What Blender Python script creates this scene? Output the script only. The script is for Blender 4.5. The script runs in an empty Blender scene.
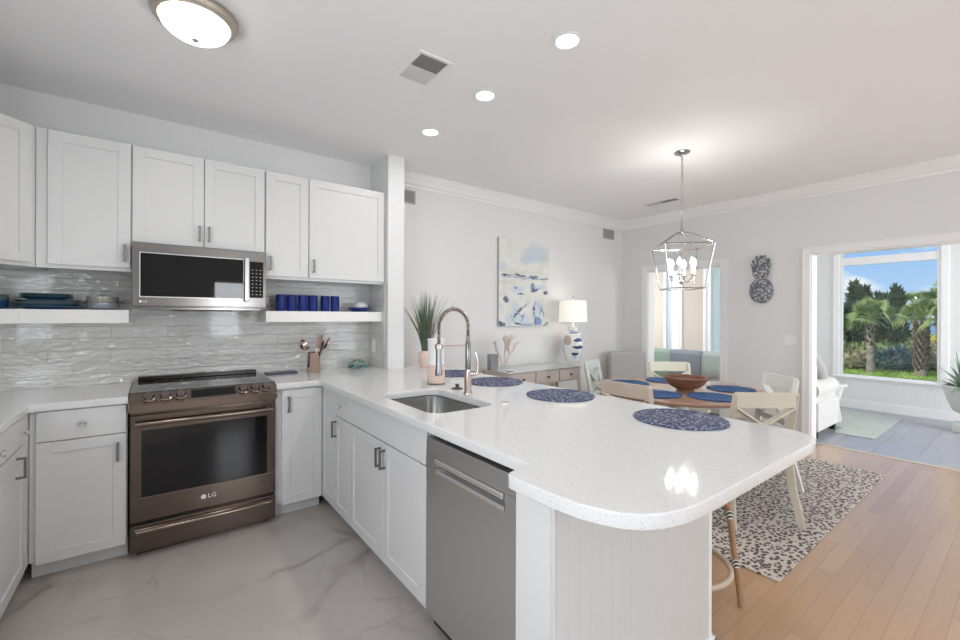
import bpy, bmesh, math, random
from mathutils import Vector, Matrix, Euler
random.seed(7)
PI = math.pi
S = bpy.context.scene
COL = S.collection

# ------------------------------------------------------------------ camera
H = 1.37
cam_d = bpy.data.cameras.new('camera'); cam = bpy.data.objects.new('camera', cam_d); COL.objects.link(cam)
A = math.radians(52.87)
M = Matrix.Rotation(A - PI/2, 4, 'Z') @ Matrix.Rotation(PI/2, 4, 'X') @ Matrix.Rotation(math.radians(.2156), 4, 'Z')
cam.matrix_world = Matrix.Translation((0, 0, H)) @ M
cam_d.sensor_width = 36; cam_d.lens = 426.62/960*36
cam_d.shift_y = -(320-316.06)/960
cam_d.clip_start = .05; cam_d.clip_end = 2000
S.camera = cam

# ------------------------------------------------------------------ colour management
S.view_settings.view_transform = 'Standard'; S.view_settings.look = 'None'
S.view_settings.gamma = 1; S.view_settings.use_curve_mapping = False
S.view_settings.exposure = 0.0
S.cycles.max_bounces = 10; S.cycles.diffuse_bounces = 6; S.cycles.glossy_bounces = 4
S.cycles.transparent_max_bounces = 16; S.cycles.sample_clamp_indirect = 6
S.cycles.use_denoising = True
S.cycles.caustics_reflective = False; S.cycles.caustics_refractive = False

# ------------------------------------------------------------------ sky
W = bpy.data.worlds.new('sky'); S.world = W; W.use_nodes = True
nt = W.node_tree; nt.nodes.clear()
tc = nt.nodes.new('ShaderNodeTexCoord'); sp = nt.nodes.new('ShaderNodeSeparateXYZ'); nt.links.new(tc.outputs['Generated'], sp.inputs[0])
cr = nt.nodes.new('ShaderNodeValToRGB'); nt.links.new(sp.outputs['Z'], cr.inputs[0])
cr.color_ramp.elements[0].position = 0; cr.color_ramp.elements[0].color = (.52, .73, .95, 1)
cr.color_ramp.elements[1].position = .6; cr.color_ramp.elements[1].color = (.14, .34, .80, 1)
e = cr.color_ramp.elements.new(.13); e.color = (.27, .54, .92, 1)
mp = nt.nodes.new('ShaderNodeMapping'); mp.inputs['Scale'].default_value = (1, 1, 2.2); mp.inputs['Location'].default_value = (.35, .62, .1)
nt.links.new(tc.outputs['Generated'], mp.inputs[0])
nz = nt.nodes.new('ShaderNodeTexNoise'); nz.inputs['Scale'].default_value = 9; nz.inputs['Detail'].default_value = 6; nt.links.new(mp.outputs[0], nz.inputs['Vector'])
cc = nt.nodes.new('ShaderNodeValToRGB'); nt.links.new(nz.outputs['Fac'], cc.inputs[0])
cc.color_ramp.elements[0].position = .52; cc.color_ramp.elements[0].color = (0, 0, 0, 1); cc.color_ramp.elements[1].position = .66; cc.color_ramp.elements[1].color = (1, 1, 1, 1)
mx = nt.nodes.new('ShaderNodeMix'); mx.data_type = 'RGBA'; nt.links.new(cc.outputs[0], mx.inputs['Factor']); nt.links.new(cr.outputs[0], mx.inputs['A']); mx.inputs['B'].default_value = (.93, .95, .98, 1)
bg = nt.nodes.new('ShaderNodeBackground'); bg.inputs['Strength'].default_value = 1.0; nt.links.new(mx.outputs['Result'], bg.inputs[0])
wo = nt.nodes.new('ShaderNodeOutputWorld'); nt.links.new(bg.outputs[0], wo.inputs[0])

def light(name, kind, loc, energy, color=(1, 1, 1), size=1, size_y=None, rot=(0, 0, 0), shape=None, spread=None):
    d = bpy.data.lights.new(name, kind); d.energy = energy; d.color = color
    if kind == 'AREA':
        d.size = size
        if size_y: d.shape = 'RECTANGLE'; d.size_y = size_y
        if shape: d.shape = shape
        if spread: d.spread = spread
    elif kind in ('POINT', 'SPOT'): d.shadow_soft_size = size
    o = bpy.data.objects.new(name, d); COL.objects.link(o); o.location = loc; o.rotation_euler = rot
    return o
# sun on the garden (comes from behind the kitchen wall, high)
sun = light('sun', 'SUN', (0, 0, 10), 3.2, (1, .95, .86)); sun.data.angle = math.radians(1)
sun.rotation_euler = Vector((.70, -.42, -.75)).to_track_quat('-Z', 'Y').to_euler()
# daylight from the window behind the camera, plus an added rear fill (face +Y)
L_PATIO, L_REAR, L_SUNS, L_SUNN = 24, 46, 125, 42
L_LEFT = 42
light('daylight_kitchen_window', 'AREA', (1.14, -2.98, 1.45), L_PATIO, (.95, .975, 1), .50, 1.10, (PI/2, 0, 0))
light('added_rear_fill', 'AREA', (4.0, -2.93, 1.35), L_REAR, (.93, .965, 1), 2.0, 1.6, (PI/2, 0, 0))
# added unseen fill lamps at both windowless ends of the sunroom
light('added_sunroom_side_fill', 'AREA', (7.0, -2.93, 1.4), L_SUNS, (.98, .99, 1), 2.4, 1.8, (PI/2, 0, 0))
light('added_sunroom_end_fill', 'AREA', (7.0, 5.42, 1.5), L_SUNN, (.98, .99, 1), 2.4, 1.6, (-PI/2, 0, 0))
light('added_left_fill', 'AREA', (-1.16, .15, 1.55), L_LEFT, (.955, .975, 1), 1.0, 1.9, (0, -PI/2, 0))  # added unseen fill for the sink and dishwasher fronts
L_CAN, L_DOME, L_CHAND, L_TABLE = 3.4, 9, 34, .7

# ------------------------------------------------------------------ materials
MATS = {}
def mat(name, col=(.8, .8, .8), rough=.5, metal=0, spec=None, emit=None, estr=0, coat=0, trans=0, alpha=1, ior=None, sheen=0):
    if name in MATS: return MATS[name]
    m = bpy.data.materials.new(name); m.use_nodes = True
    b = m.node_tree.nodes['Principled BSDF']
    b.inputs['Base Color'].default_value = (*col, 1); b.inputs['Roughness'].default_value = rough; b.inputs['Metallic'].default_value = metal
    if spec is not None: b.inputs['Specular IOR Level'].default_value = spec
    if emit: b.inputs['Emission Color'].default_value = (*emit, 1); b.inputs['Emission Strength'].default_value = estr
    if coat: b.inputs['Coat Weight'].default_value = coat; b.inputs['Coat Roughness'].default_value = .05
    if trans: b.inputs['Transmission Weight'].default_value = trans
    if ior: b.inputs['IOR'].default_value = ior
    if sheen: b.inputs['Sheen Weight'].default_value = sheen
    MATS[name] = m
    return m
class N:   # small node-graph helper
    def __init__(s, m): s.m = m; s.nt = m.node_tree; s.b = s.nt.nodes['Principled BSDF']
    def new(s, t, **k):
        n = s.nt.nodes.new(t)
        for a, v in k.items(): setattr(n, a, v)
        return n
    def link(s, a, b): s.nt.links.new(a, b)
    def setin(s, n, i, v):
        if isinstance(v, bpy.types.NodeSocket): s.link(v, n.inputs[i])
        else: n.inputs[i].default_value = v
    def math(s, op, a, b=0, c=0, clamp=False):
        n = s.new('ShaderNodeMath', operation=op, use_clamp=clamp)
        s.setin(n, 0, a); s.setin(n, 1, b); s.setin(n, 2, c); return n.outputs[0]
    def pos(s, kind='world'):
        if kind == 'world': return s.new('ShaderNodeNewGeometry').outputs['Position']
        return s.new('ShaderNodeTexCoord').outputs['Object']
    def sep(s, v):
        n = s.new('ShaderNodeSeparateXYZ'); s.link(v, n.inputs[0]); return n.outputs
    def comb(s, x, y, z=0):
        n = s.new('ShaderNodeCombineXYZ'); s.setin(n, 0, x); s.setin(n, 1, y); s.setin(n, 2, z); return n.outputs[0]
    def mapping(s, v, scale=(1, 1, 1), loc=(0, 0, 0), rot=(0, 0, 0)):
        n = s.new('ShaderNodeMapping'); s.link(v, n.inputs[0]); n.inputs['Scale'].default_value = scale; n.inputs['Location'].default_value = loc; n.inputs['Rotation'].default_value = rot; return n.outputs[0]
    def noise(s, v, scale=5, detail=3, rough=.5, dist=0, out='Fac'):
        n = s.new('ShaderNodeTexNoise'); s.link(v, n.inputs['Vector']); n.inputs['Scale'].default_value = scale; n.inputs['Detail'].default_value = detail
        n.inputs['Roughness'].default_value = rough; n.inputs['Distortion'].default_value = dist; return n.outputs[out]
    def vor(s, v, scale=5, feature='F1', out='Distance', rnd=1):
        n = s.new('ShaderNodeTexVoronoi', feature=feature); s.link(v, n.inputs['Vector']); n.inputs['Scale'].default_value = scale; n.inputs['Randomness'].default_value = rnd; return n.outputs[out]
    def ramp(s, f, stops, interp='LINEAR'):
        n = s.new('ShaderNodeValToRGB'); s.link(f, n.inputs[0]); r = n.color_ramp; r.interpolation = interp
        while len(r.elements) < len(stops): r.elements.new(.5)
        for e, (p, c) in zip(r.elements, stops):
            e.position = p; e.color = (*c, 1) if len(c) == 3 else c
        return n.outputs[0]
    def mix(s, f, a, b, mode='MIX'):
        n = s.new('ShaderNodeMix', data_type='RGBA', blend_type=mode)
        s.setin(n, 0, f)
        for i, v in ((6, a), (7, b)):
            if isinstance(v, bpy.types.NodeSocket): s.link(v, n.inputs[i])
            else: n.inputs[i].default_value = (*v, 1)
        return n.outputs[2]
    def base(s, c): s.link(c, s.b.inputs['Base Color'])
    def bump(s, h, strength=.2, dist=.01):
        n = s.new('ShaderNodeBump'); s.link(h, n.inputs['Height']); n.inputs['Strength'].default_value = strength; n.inputs['Distance'].default_value = dist; s.link(n.outputs[0], s.b.inputs['Normal'])
G = lambda v: (v, v, v)

wall_m = mat('wall_paint', (.74, .742, .742), .6)
ceil_m = mat('ceiling_paint', (.89, .89, .895), .7)
trim_m = mat('trim_white', (.84, .84, .84), .35)
cab_m = mat('cabinet_white', (.685, .69, .69), .33)
dark_gap = mat('dark_gap', (.02, .02, .02), .8)
steel = mat('stainless', (.52, .515, .51), .28, 1)
n = N(steel); v = n.mapping(n.pos('obj'), (1, 1, 120)); n.bump(n.noise(v, 6, 2), .05, .002)
dwsteel = mat('dishwasher_steel', (.60, .60, .59), .38, .95)
bronze = mat('black_stainless', (.15, .118, .10), .2, 1)
bronze2 = mat('bronze_bright', (.25, .20, .17), .16, 1)
mwsteel = mat('microwave_steel', (.25, .24, .232), .2, 1)
blackglass = mat('black_glass', (.006, .006, .007), .03, 0, .38)
black = mat('black_plastic', (.02, .02, .02), .4)
chrome = mat('chrome', (.75, .75, .76), .08, 1)
rose = mat('brushed_nickel_warm', (.55, .46, .42), .2, 1)
nickel = mat('handle_nickel', (.22, .22, .22), .35, .9)
cobalt = mat('cobalt_glass', (.003, .022, .20), .05, 0, .6, coat=.5)
copper = mat('warm_copper', (.66, .50, .42), .16, 1)
white_pl = mat('white_plastic', (.82, .82, .82), .35)
grey_vent = mat('vent_grey', (.36, .36, .36), .6)
vent_dark = mat('vent_dark', (.30, .30, .30), .7)

# tile floor, marble-look
tile_m = mat('marble_floor', (.6, .55, .5), .22); n = N(tile_m); P = n.pos()
warp = n.noise(P, 1.1, 4, .55, 0, 'Color')
wv = n.new('ShaderNodeVectorMath', operation='MULTIPLY_ADD'); n.link(warp, wv.inputs[0]); wv.inputs[1].default_value = (1.3, 1.3, 0); n.link(P, wv.inputs[2])
ve = n.vor(wv.outputs[0], .85, 'DISTANCE_TO_EDGE')
vein = n.ramp(ve, [(0, G(1)), (.012, G(.55)), (.035, G(.06)), (.12, G(0))])
ve2 = n.vor(n.mapping(wv.outputs[0], (1, 1, 1), (3.3, 1.7, 0)), 2.3, 'DISTANCE_TO_EDGE')
vein2 = n.ramp(ve2, [(0, G(.45)), (.012, G(.12)), (.04, G(0))])
msk = n.ramp(n.noise(P, 1.7, 3), [(.44, G(.05)), (.60, G(1))])
vv = n.math('MULTIPLY', n.math('ADD', vein, vein2, 0, True), msk)
basec = n.mix(n.noise(P, 2.2, 4), (.40, .37, .345), (.53, .485, .455))
c = n.mix(n.math('MULTIPLY', vv, .85), basec, (.25, .23, .215))
bk = n.new('ShaderNodeTexBrick', offset=.5); n.link(n.mapping(P, (1, 1, 1), (.36, .36, 0), (0, 0, PI/2)), bk.inputs['Vector']); bk.inputs['Scale'].default_value = 1; bk.inputs['Brick Width'].default_value = 1.2; bk.inputs['Row Height'].default_value = .6; bk.inputs['Mortar Size'].default_value = .002
n.base(n.mix(bk.outputs['Fac'], c, (.47, .44, .42)))
# oak floor, boards along X
oak = mat('oak_floor', (.6, .4, .25), .32, coat=.6)
oak.node_tree.nodes['Principled BSDF'].inputs['Coat Roughness'].default_value = .16
n = N(oak); P = n.pos()
bk = n.new('ShaderNodeTexBrick', offset=.37, offset_frequency=2); n.link(P, bk.inputs['Vector'])
bk.inputs['Scale'].default_value = 1; bk.inputs['Brick Width'].default_value = 1.1; bk.inputs['Row Height'].default_value = .083; bk.inputs['Mortar Size'].default_value = .0009; bk.inputs['Bias'].default_value = 0
bk.inputs['Color1'].default_value = (0, 0, 0, 1); bk.inputs['Color2'].default_value = (1, 1, 1, 1); bk.inputs['Mortar'].default_value = (.35, .35, .35, 1)
tone = n.ramp(bk.outputs['Color'], [(0, (.44, .265, .15)), (.5, (.48, .30, .175)), (1, (.53, .345, .21))])
gr = n.noise(n.mapping(P, (1.5, 26, 1)), 3, 5, .6, .4)
c = n.mix(n.ramp(gr, [(.3, G(0)), (.75, G(.45))]), tone, (.40, .24, .13))
n.base(n.mix(bk.outputs['Fac'], c, (.28, .16, .09))); n.bump(gr, .03, .002)
# sunroom slate-blue plank tile
sun_tile = mat('sunroom_tile', (.4, .42, .47), .3); n = N(sun_tile); P = n.pos()
bk = n.new('ShaderNodeTexBrick', offset=0); n.link(n.mapping(P, (1, 1, 1), (-.21, -.12, 0)), bk.inputs['Vector'])
bk.inputs['Scale'].default_value = 1; bk.inputs['Brick Width'].default_value = .62; bk.inputs['Row Height'].default_value = .31; bk.inputs['Mortar Size'].default_value = .006
bk.inputs['Color1'].default_value = (.235, .24, .265, 1); bk.inputs['Color2'].default_value = (.29, .295, .325, 1); bk.inputs['Mortar'].default_value = (.07, .07, .08, 1)
n.base(n.mix(n.noise(n.mapping(P, (.8, 5, 1)), 2, 4), bk.outputs['Color'], (.42, .43, .47)))
# wavy glazed subway tile; separate coordinates for back wall (XZ) and side wall (YZ)
def subway(name, ax):
    m = mat(name, (.6, .6, .6), .06, 0, .6, coat=.4); n = N(m); P = n.pos(); s = n.sep(P)
    uvv = n.comb(s[ax], s[2])
    bk = n.new('ShaderNodeTexBrick', offset=.37, offset_frequency=2); n.link(n.mapping(uvv, (1, 1, 1), (.13, -.914+.003, 0)), bk.inputs['Vector'])
    bk.inputs['Scale'].default_value = 1; bk.inputs['Brick Width'].default_value = .30; bk.inputs['Row Height'].default_value = .0765; bk.inputs['Mortar Size'].default_value = .0016; bk.inputs['Mortar Smooth'].default_value = .3
    bk.inputs['Color1'].default_value = (.60, .60, .585, 1); bk.inputs['Color2'].default_value = (.68, .68, .665, 1); bk.inputs['Mortar'].default_value = (.58, .58, .57, 1)
    n.base(bk.outputs['Color'])
    h = n.math('ADD', n.noise(n.mapping(uvv, (13, 34, 1)), 1.0, 1.5, .5), n.math('MULTIPLY', bk.outputs['Fac'], -.3))
    n.bump(h, 1.0, .013)
    return m
tile_x = subway('wavy_subway_tile', 0); tile_y = subway('wavy_subway_tile_side', 1)
# quartz
quartz = mat('quartz', (.82, .82, .81), .06, 0, .5); n = N(quartz); P = n.pos()
sp1 = n.ramp(n.vor(P, 150), [(.0, G(1)), (.20, G(1)), (.30, G(0))]); pick = n.ramp(n.noise(P, 80, 1), [(.46, G(0)), (.56, G(1))])
sp2 = n.ramp(n.noise(P, 240, 2), [(.62, G(0)), (.72, G(.7))])
c = n.mix(n.math('MULTIPLY', n.math('MULTIPLY', sp1, pick), .6), (.715, .72, .72), (.28, .28, .28)); n.base(n.mix(n.math('MULTIPLY', sp2, .35), c, (.55, .55, .55)))
# beadboard
bead = mat('beadboard_white', (.62, .625, .625), .38); n = N(bead); s = n.sep(n.pos())
def grooves(n, coord, w, depth=.35):
    f = n.math('FRACT', n.math('DIVIDE', coord, w)); d = n.math('ABSOLUTE', n.math('SUBTRACT', f, .5))
    return n.ramp(d, [(0, G(0)), (.035, G(0)), (.075, G(1)), (1, G(1))])
n.bump(grooves(n, s[0], .05), .3, .003)
bead_y = mat('beadboard_white_y', (.78, .785, .79), .4); n = N(bead_y); s = n.sep(n.pos()); n.bump(grooves(n, s[1], .06), .6, .004)
def woodm(name, c1, c2, scale=(3, 30, 3), rough=.45):
    m = mat(name, c1, rough); n = N(m); g = n.noise(n.mapping(n.pos('obj'), scale), 2, 4, .6, .5); n.base(n.mix(g, c1, c2)); n.bump(g, .08, .002); return m
table_wood = woodm('walnut_table', (.33, .20, .14), (.46, .31, .24), (2, 14, 2), .16)
cream_wood = woodm('cream_wood', (.56, .53, .42), (.66, .63, .53), (3, 3, 12))
grey_wood = woodm('greywashed_wood', (.50, .43, .37), (.63, .57, .51), (12, 3, 12))
white_wood = mat('white_wood', (.72, .72, .70), .4)
rattan_m = woodm('rattan_pole', (.30, .17, .10), (.48, .31, .19), (20, 20, 5), .35)
wrap_m = mat('bw_wrap', (.8, .8, .8), .5); n = N(wrap_m); s = n.sep(n.pos('obj')); f = n.math('FRACT', n.math('MULTIPLY', n.math('ADD', n.math('ADD', s[0], s[1]), s[2]), 60)); n.base(n.ramp(f, [(0, G(.02)), (.45, G(.02)), (.5, G(.75)), (1, G(.75))], 'CONSTANT'))
def woven(name, c1, c2, c3, sc=70):
    m = mat(name, c1, .8); n = N(m); P = n.pos('obj'); v = n.vor(P, sc, 'F1', 'Color'); s = n.sep(v)
    n.base(n.ramp(s[0], [(0, c1), (.35, c2), (.76, c3), (.9, c3)], 'CONSTANT')); n.bump(n.vor(P, sc), .6, .004); return m
mat_speck = woven('speckled_blue_weave', (.035, .045, .10), (.085, .105, .20), (.33, .34, .42), 110)
mat_denim = woven('denim_blue_weave', (.012, .05, .15), (.022, .085, .23), (.06, .15, .32), 80)
leopard = mat('spotted_rug', (.7, .66, .6), .9); n = N(leopard); P = n.pos()
v = n.vor(n.mapping(P, (1, 1.35, 1), (0, 0, 0), (0, 0, .5)), 31, rnd=.8); nn_ = n.noise(P, 60, 2)
n.base(n.ramp(n.math('ADD', v, n.math('MULTIPLY', nn_, .22)), [(0, (.085, .068, .058)), (.50, (.12, .095, .08)), (.57, (.54, .49, .45)), (1, (.62, .58, .54))])); n.bump(n.noise(P, 300, 1), .3, .004)
sunrug = mat('aqua_rug', (.5, .55, .52), .95); n = N(sunrug); P = n.pos(); n.base(n.ramp(n.noise(P, 9, 6, .7, 1.5), [(.3, (.33, .41, .39)), (.5, (.52, .55, .50)), (.7, (.42, .50, .51))]))
def fabric(name, c, sc=250, r=.9):
    m = mat(name, c, r, sheen=.2); n = N(m); n.bump(n.noise(n.pos('obj'), sc, 2), .25, .003); return m
sofa_f = fabric('sofa_fabric', (.66, .66, .64)); pillow_f = fabric('grey_pillow_fabric', (.42, .42, .41)); chair_f = fabric('grey_upholstery', (.47, .47, .45))
taupe_f = fabric('taupe_fabric', (.30, .27, .25))
green_f = fabric('mint_throw', (.47, .62, .52)); blue_f = fabric('blue_grey_throw', (.36, .41, .48)); aqua_f = fabric('pale_aqua_throw', (.62, .70, .69)); white_f = fabric('white_fabric', (.78, .80, .80))
def foliage(name, c1, c2, c3=None, sc=3):
    m = mat(name, c1, .6); n = N(m); n.base(n.ramp(n.noise(n.pos(), sc, 3), [(.3, c1), (.55, c2), (.75, c3 or c2)])); return m
f_dark = foliage('pine_foliage', (.018, .045, .014), (.05, .10, .035)); f_mid = foliage('shrub_foliage', (.07, .13, .03), (.26, .33, .11), (.50, .50, .26)); f_bright = foliage('palm_foliage', (.14, .22, .06), (.32, .40, .14), (.52, .55, .28))
f_olive = foliage('olive_foliage', (.20, .18, .08), (.42, .36, .22), (.55, .40, .30)); f_grey = foliage('agave_foliage', (.10, .16, .15), (.2, .28, .25)); f_yel = foliage('yellow_shrub', (.24, .28, .05), (.50, .42, .08))
grass_b = foliage('lawn', (.17, .30, .035), (.36, .52, .09), (.55, .66, .20), 2.2)
trunk_m = mat('palm_trunk', (.3, .25, .2), .9); n = N(trunk_m); s = n.sep(n.pos('obj')); w = n.noise(n.mapping(n.pos('obj'), (2, 2, 14)), 2, 3); n.base(n.ramp(w, [(.3, (.17, .13, .10)), (.7, (.46, .40, .34))])); n.bump(w, .6, .03)
boot_m = mat('palm_boots', (.16, .11, .09), .95)
sand_m = mat('sand', (.62, .55, .47), .95); sea_m = mat('sea', (.10, .24, .42), .25)
grass_dk = mat('indoor_grass', (.045, .10, .035), .6); n = N(grass_dk); n.base(n.mix(n.noise(n.pos('obj'), 14, 2), (.04, .075, .035), (.20, .26, .17)))
blush = mat('blush_ceramic', (.74, .58, .51), .5); n = N(blush); s = n.sep(n.pos('obj')); n.bump(n.math('SINE', n.math('MULTIPLY', s[2], 420)), .4, .003)
coral_m = mat('coral', (.66, .58, .53), .8)
navy_m = mat('navy_slate', (.035, .045, .09), .4)
glow = mat('lamp_glow', (1, 1, 1), .5, emit=(1, .97, .92), estr=6)
candle_glow = mat('candle_bulb', (1, 1, 1), .5, emit=(1, .95, .88), estr=70)
shade_glow = mat('lamp_shade', (.85, .82, .76), .8, emit=(1, .93, .82), estr=.42)
dome_glow = mat('dome_glass', (.95, .92, .88), .4, emit=(1, .96, .91), estr=6)
ring_m = mat('dome_ring', (.42, .37, .31), .35, .7)
def glassmat(name, tint=(1, 1, 1), refl=.06):
    m = bpy.data.materials.new(name); m.use_nodes = True; t = m.node_tree; t.nodes.clear()
    a = t.nodes.new('ShaderNodeBsdfTransparent'); a.inputs[0].default_value = (*tint, 1); g = t.nodes.new('ShaderNodeBsdfGlossy'); g.inputs['Roughness'].default_value = .02
    f = t.nodes.new('ShaderNodeValue'); f.outputs[0].default_value = refl*.7
    x = t.nodes.new('ShaderNodeMixShader'); o = t.nodes.new('ShaderNodeOutputMaterial')
    t.links.new(f.outputs[0], x.inputs[0]); t.links.new(a.outputs[0], x.inputs[1]); t.links.new(g.outputs[0], x.inputs[2]); t.links.new(x.outputs[0], o.inputs[0]); return m
pane_m = glassmat('window_glass'); clear_m = glassmat('clear_glass', (.93, .95, .95))
glasstop = mat('glass_top', (.62, .66, .66), .05, 0, .8)

# ------------------------------------------------------------------ mesh building
OFF = {}
class MB:
    def __init__(s): s.bm = bmesh.new(); s.sm = False
    def _add(s, verts, mtx=None):
        if mtx is not None: bmesh.ops.transform(s.bm, matrix=mtx, verts=verts)
        return verts
    def box(s, a, b, bev=0, mtx=None, seg=2):
        a = Vector(a); b = Vector(b); lo = Vector(map(min, a, b)); hi = Vector(map(max, a, b))
        r = bmesh.ops.create_cube(s.bm, size=1); vs = r['verts']
        for v in vs: v.co = Vector(((v.co.x+.5)*(hi.x-lo.x)+lo.x, (v.co.y+.5)*(hi.y-lo.y)+lo.y, (v.co.z+.5)*(hi.z-lo.z)+lo.z))
        if bev:
            bev = min(bev, min(hi-lo)*.45); ed = list({e for v in vs for e in v.link_edges})
            r = bmesh.ops.bevel(s.bm, geom=ed, offset=bev, segments=seg, affect='EDGES', profile=.5)
            vs = list({v for f in r['faces'] for v in f.verts} | {v for v in vs if v.is_valid})
        if mtx is not None: bmesh.ops.transform(s.bm, matrix=mtx, verts=vs)
        return s
    def tube(s, pts, r, seg=10, cap=True, closed=False):
        pts = [Vector(p) for p in pts]; n_ = len(pts); rs = r if isinstance(r, (list, tuple)) else [r]*n_
        rings = []; up = None
        for i, p in enumerate(pts):
            if closed: t = pts[(i+1) % n_]-pts[i-1]
            else: t = pts[min(i+1, n_-1)]-pts[max(i-1, 0)]
            t = t.normalized() if t.length > 1e-9 else Vector((0, 0, 1))
            if up is None: up = Vector((0, 0, 1)) if abs(t.z) < .9 else Vector((1, 0, 0))
            sx = up.cross(t)
            if sx.length < 1e-6: sx = Vector((1, 0, 0)).cross(t)
            sx.normalize(); sy = t.cross(sx).normalized(); up = sy
            rings.append([s.bm.verts.new(p+(sx*math.cos(2*PI*k/seg)+sy*math.sin(2*PI*k/seg))*rs[i]) for k in range(seg)])
        for i in range(n_ if closed else n_-1):
            a, b = rings[i], rings[(i+1) % n_]
            for k in range(seg): s.bm.faces.new((a[k], a[(k+1) % seg], b[(k+1) % seg], b[k]))
        if cap and not closed: s.bm.faces.new(rings[0][::-1]); s.bm.faces.new(rings[-1])
        s.sm = True; return s
    def cyl(s, a, b, r, r2=None, seg=20): return s.tube([a, b], [r, r if r2 is None else r2], seg)
    def lathe(s, prof, seg=32, c=(0, 0, 0), fn=None, mtx=None):
        rings = []; allv = []
        for (r, z) in prof:
            if r < 1e-5: rings.append([s.bm.verts.new((c[0], c[1], c[2]+z))])
            else: rings.append([s.bm.verts.new((c[0]+r*(fn(2*PI*k/seg) if fn else 1)*math.cos(2*PI*k/seg), c[1]+r*(fn(2*PI*k/seg) if fn else 1)*math.sin(2*PI*k/seg), c[2]+z)) for k in range(seg)])
            allv += rings[-1]
        for a, b in zip(rings, rings[1:]):
            for k in range(seg):
                k2 = (k+1) % seg
                if len(a) == 1 and len(b) == 1: break
                if len(a) == 1: s.bm.faces.new((a[0], b[k2], b[k]))
                elif len(b) == 1: s.bm.faces.new((a[k], a[k2], b[0]))
                else: s.bm.faces.new((a[k], a[k2], b[k2], b[k]))
        if mtx is not None: bmesh.ops.transform(s.bm, matrix=mtx, verts=allv)
        s.sm = True; return s
    def prism(s, pts, z0, z1, mtx=None):
        a = [s.bm.verts.new((x, y, z0)) for x, y in pts]; b = [s.bm.verts.new((x, y, z1)) for x, y in pts]; n_ = len(pts)
        s.bm.faces.new(a[::-1]); s.bm.faces.new(b)
        for k in range(n_): s.bm.faces.new((a[k], a[(k+1) % n_], b[(k+1) % n_], b[k]))
        if mtx is not None: bmesh.ops.transform(s.bm, matrix=mtx, verts=a+b)
        return s
    def face(s, pts):
        s.bm.faces.new([s.bm.verts.new(p) for p in pts]); return s
    def ball(s, c, r, sc=(1, 1, 1), sub=2, mtx=None, jit=0):
        q = bmesh.ops.create_icosphere(s.bm, subdivisions=sub, radius=1)
        for v in q['verts']:
            k = 1+random.uniform(-jit, jit); v.co = Vector((v.co.x*r*sc[0]*k, v.co.y*r*sc[1]*k, v.co.z*r*sc[2]*k))
        if mtx is not None: bmesh.ops.transform(s.bm, matrix=mtx, verts=q['verts'])
        bmesh.ops.translate(s.bm, vec=Vector(c), verts=q['verts']); s.sm = True; return s
    def build(s, name, m, parent=None, smooth=None, ang=40):
        bmesh.ops.recalc_face_normals(s.bm, faces=s.bm.faces)
        me = bpy.data.meshes.new(name); s.bm.to_mesh(me); s.bm.free()
        return finish(name, me, m, parent, s.sm if smooth is None else smooth, ang)
def finish(name, me, m, parent=None, smooth=False, ang=40):
    co = [v.co for v in me.vertices]
    lo = Vector([min(c[i] for c in co) for i in range(3)]); hi = Vector([max(c[i] for c in co) for i in range(3)])
    c = (lo+hi)/2
    if parent is None: c.z = lo.z
    me.transform(Matrix.Translation(-c)); me.materials.append(m)
    if smooth:
        me.shade_smooth()
        me.set_sharp_from_angle(angle=math.radians(ang))
    o = bpy.data.objects.new(name, me); COL.objects.link(o)
    if parent is not None:
        o.parent = parent; o.location = c-OFF.get(parent.name, Vector((0, 0, 0)))
    else: o.location = c
    if parent is not None: OFF[o.name] = c
    return o
def tag(o, label, cat=None, group=None, kind=None):
    if label: o['label'] = label
    if cat: o['category'] = cat
    if group: o['group'] = group
    if kind: o['kind'] = kind
    return o
def struct(mb, name, m, parent=None):
    o = mb.build(name, m, parent)
    if parent is None: o['kind'] = 'structure'
    return o
def thing(name, loc, label, cat, rz=0, group=None):
    o = bpy.data.objects.new(name, None); COL.objects.link(o); o.location = loc; o.rotation_euler = (0, 0, rz); o.empty_display_size = .1
    OFF[o.name] = Vector((0, 0, 0)); return tag(o, label, cat, group)
def dup(root, loc, rz=None, label=None):
    def cp(o, par):
        c = o.copy(); COL.objects.link(c); c.parent = par
        for ch in list(o.children): cp(ch, c)
        return c
    r = cp(root, None); r.location = loc
    if rz is not None: r.rotation_euler = (0, 0, rz)
    if label: r['label'] = label
    return r

# ================================================================== STRUCTURE
YB, XR = 3.74, 5.45
struct(MB().box((-1.3, -3.15, -.1), (1.5, 3.9, 0)), 'floor', tile_m)
struct(MB().box((1.5, -3.15, -.1), (5.70, 3.9, 0)), 'floor', oak)
struct(MB().box((5.74, -3.15, -.1), (8.6, 5.65, 0)), 'floor', sun_tile)
struct(MB().box((5.70, -3.15, -.1), (5.74, 3.9, .006)), 'trim_1', mat('threshold_cream', (.62, .56, .46), .4))
struct(MB().box((-1.3, -3.15, 2.74), (5.6, 3.9, 2.9)), 'ceiling', ceil_m)
struct(MB().box((5.6, -3.15, 2.62), (8.6, 5.65, 2.9)), 'ceiling', ceil_m)
struct(MB().box((-1.3, YB, 0), (5.6, 3.9, 2.74)), 'wall_back', wall_m)
struct(MB().box((-1.3, 1.15, 0), (-1.14, YB, 2.74)).box((-1.3, -3.15, 0), (-1.14, -.85, 2.74)).box((-1.3, -.85, 0), (-1.14, 1.15, 1.0)).box((-1.3, -.85, 2.1), (-1.14, 1.15, 2.74)), 'wall_left', wall_m)
struct(MB().box((1.56, 3.355, 0), (1.71, YB, 2.74)), 'wall_partition', wall_m)
OY0, OY1, OZ = -.9, 1.47, 2.03          # big opening
DY0, DY1, DZ = 2.36, 3.33, 2.0          # small opening
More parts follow.
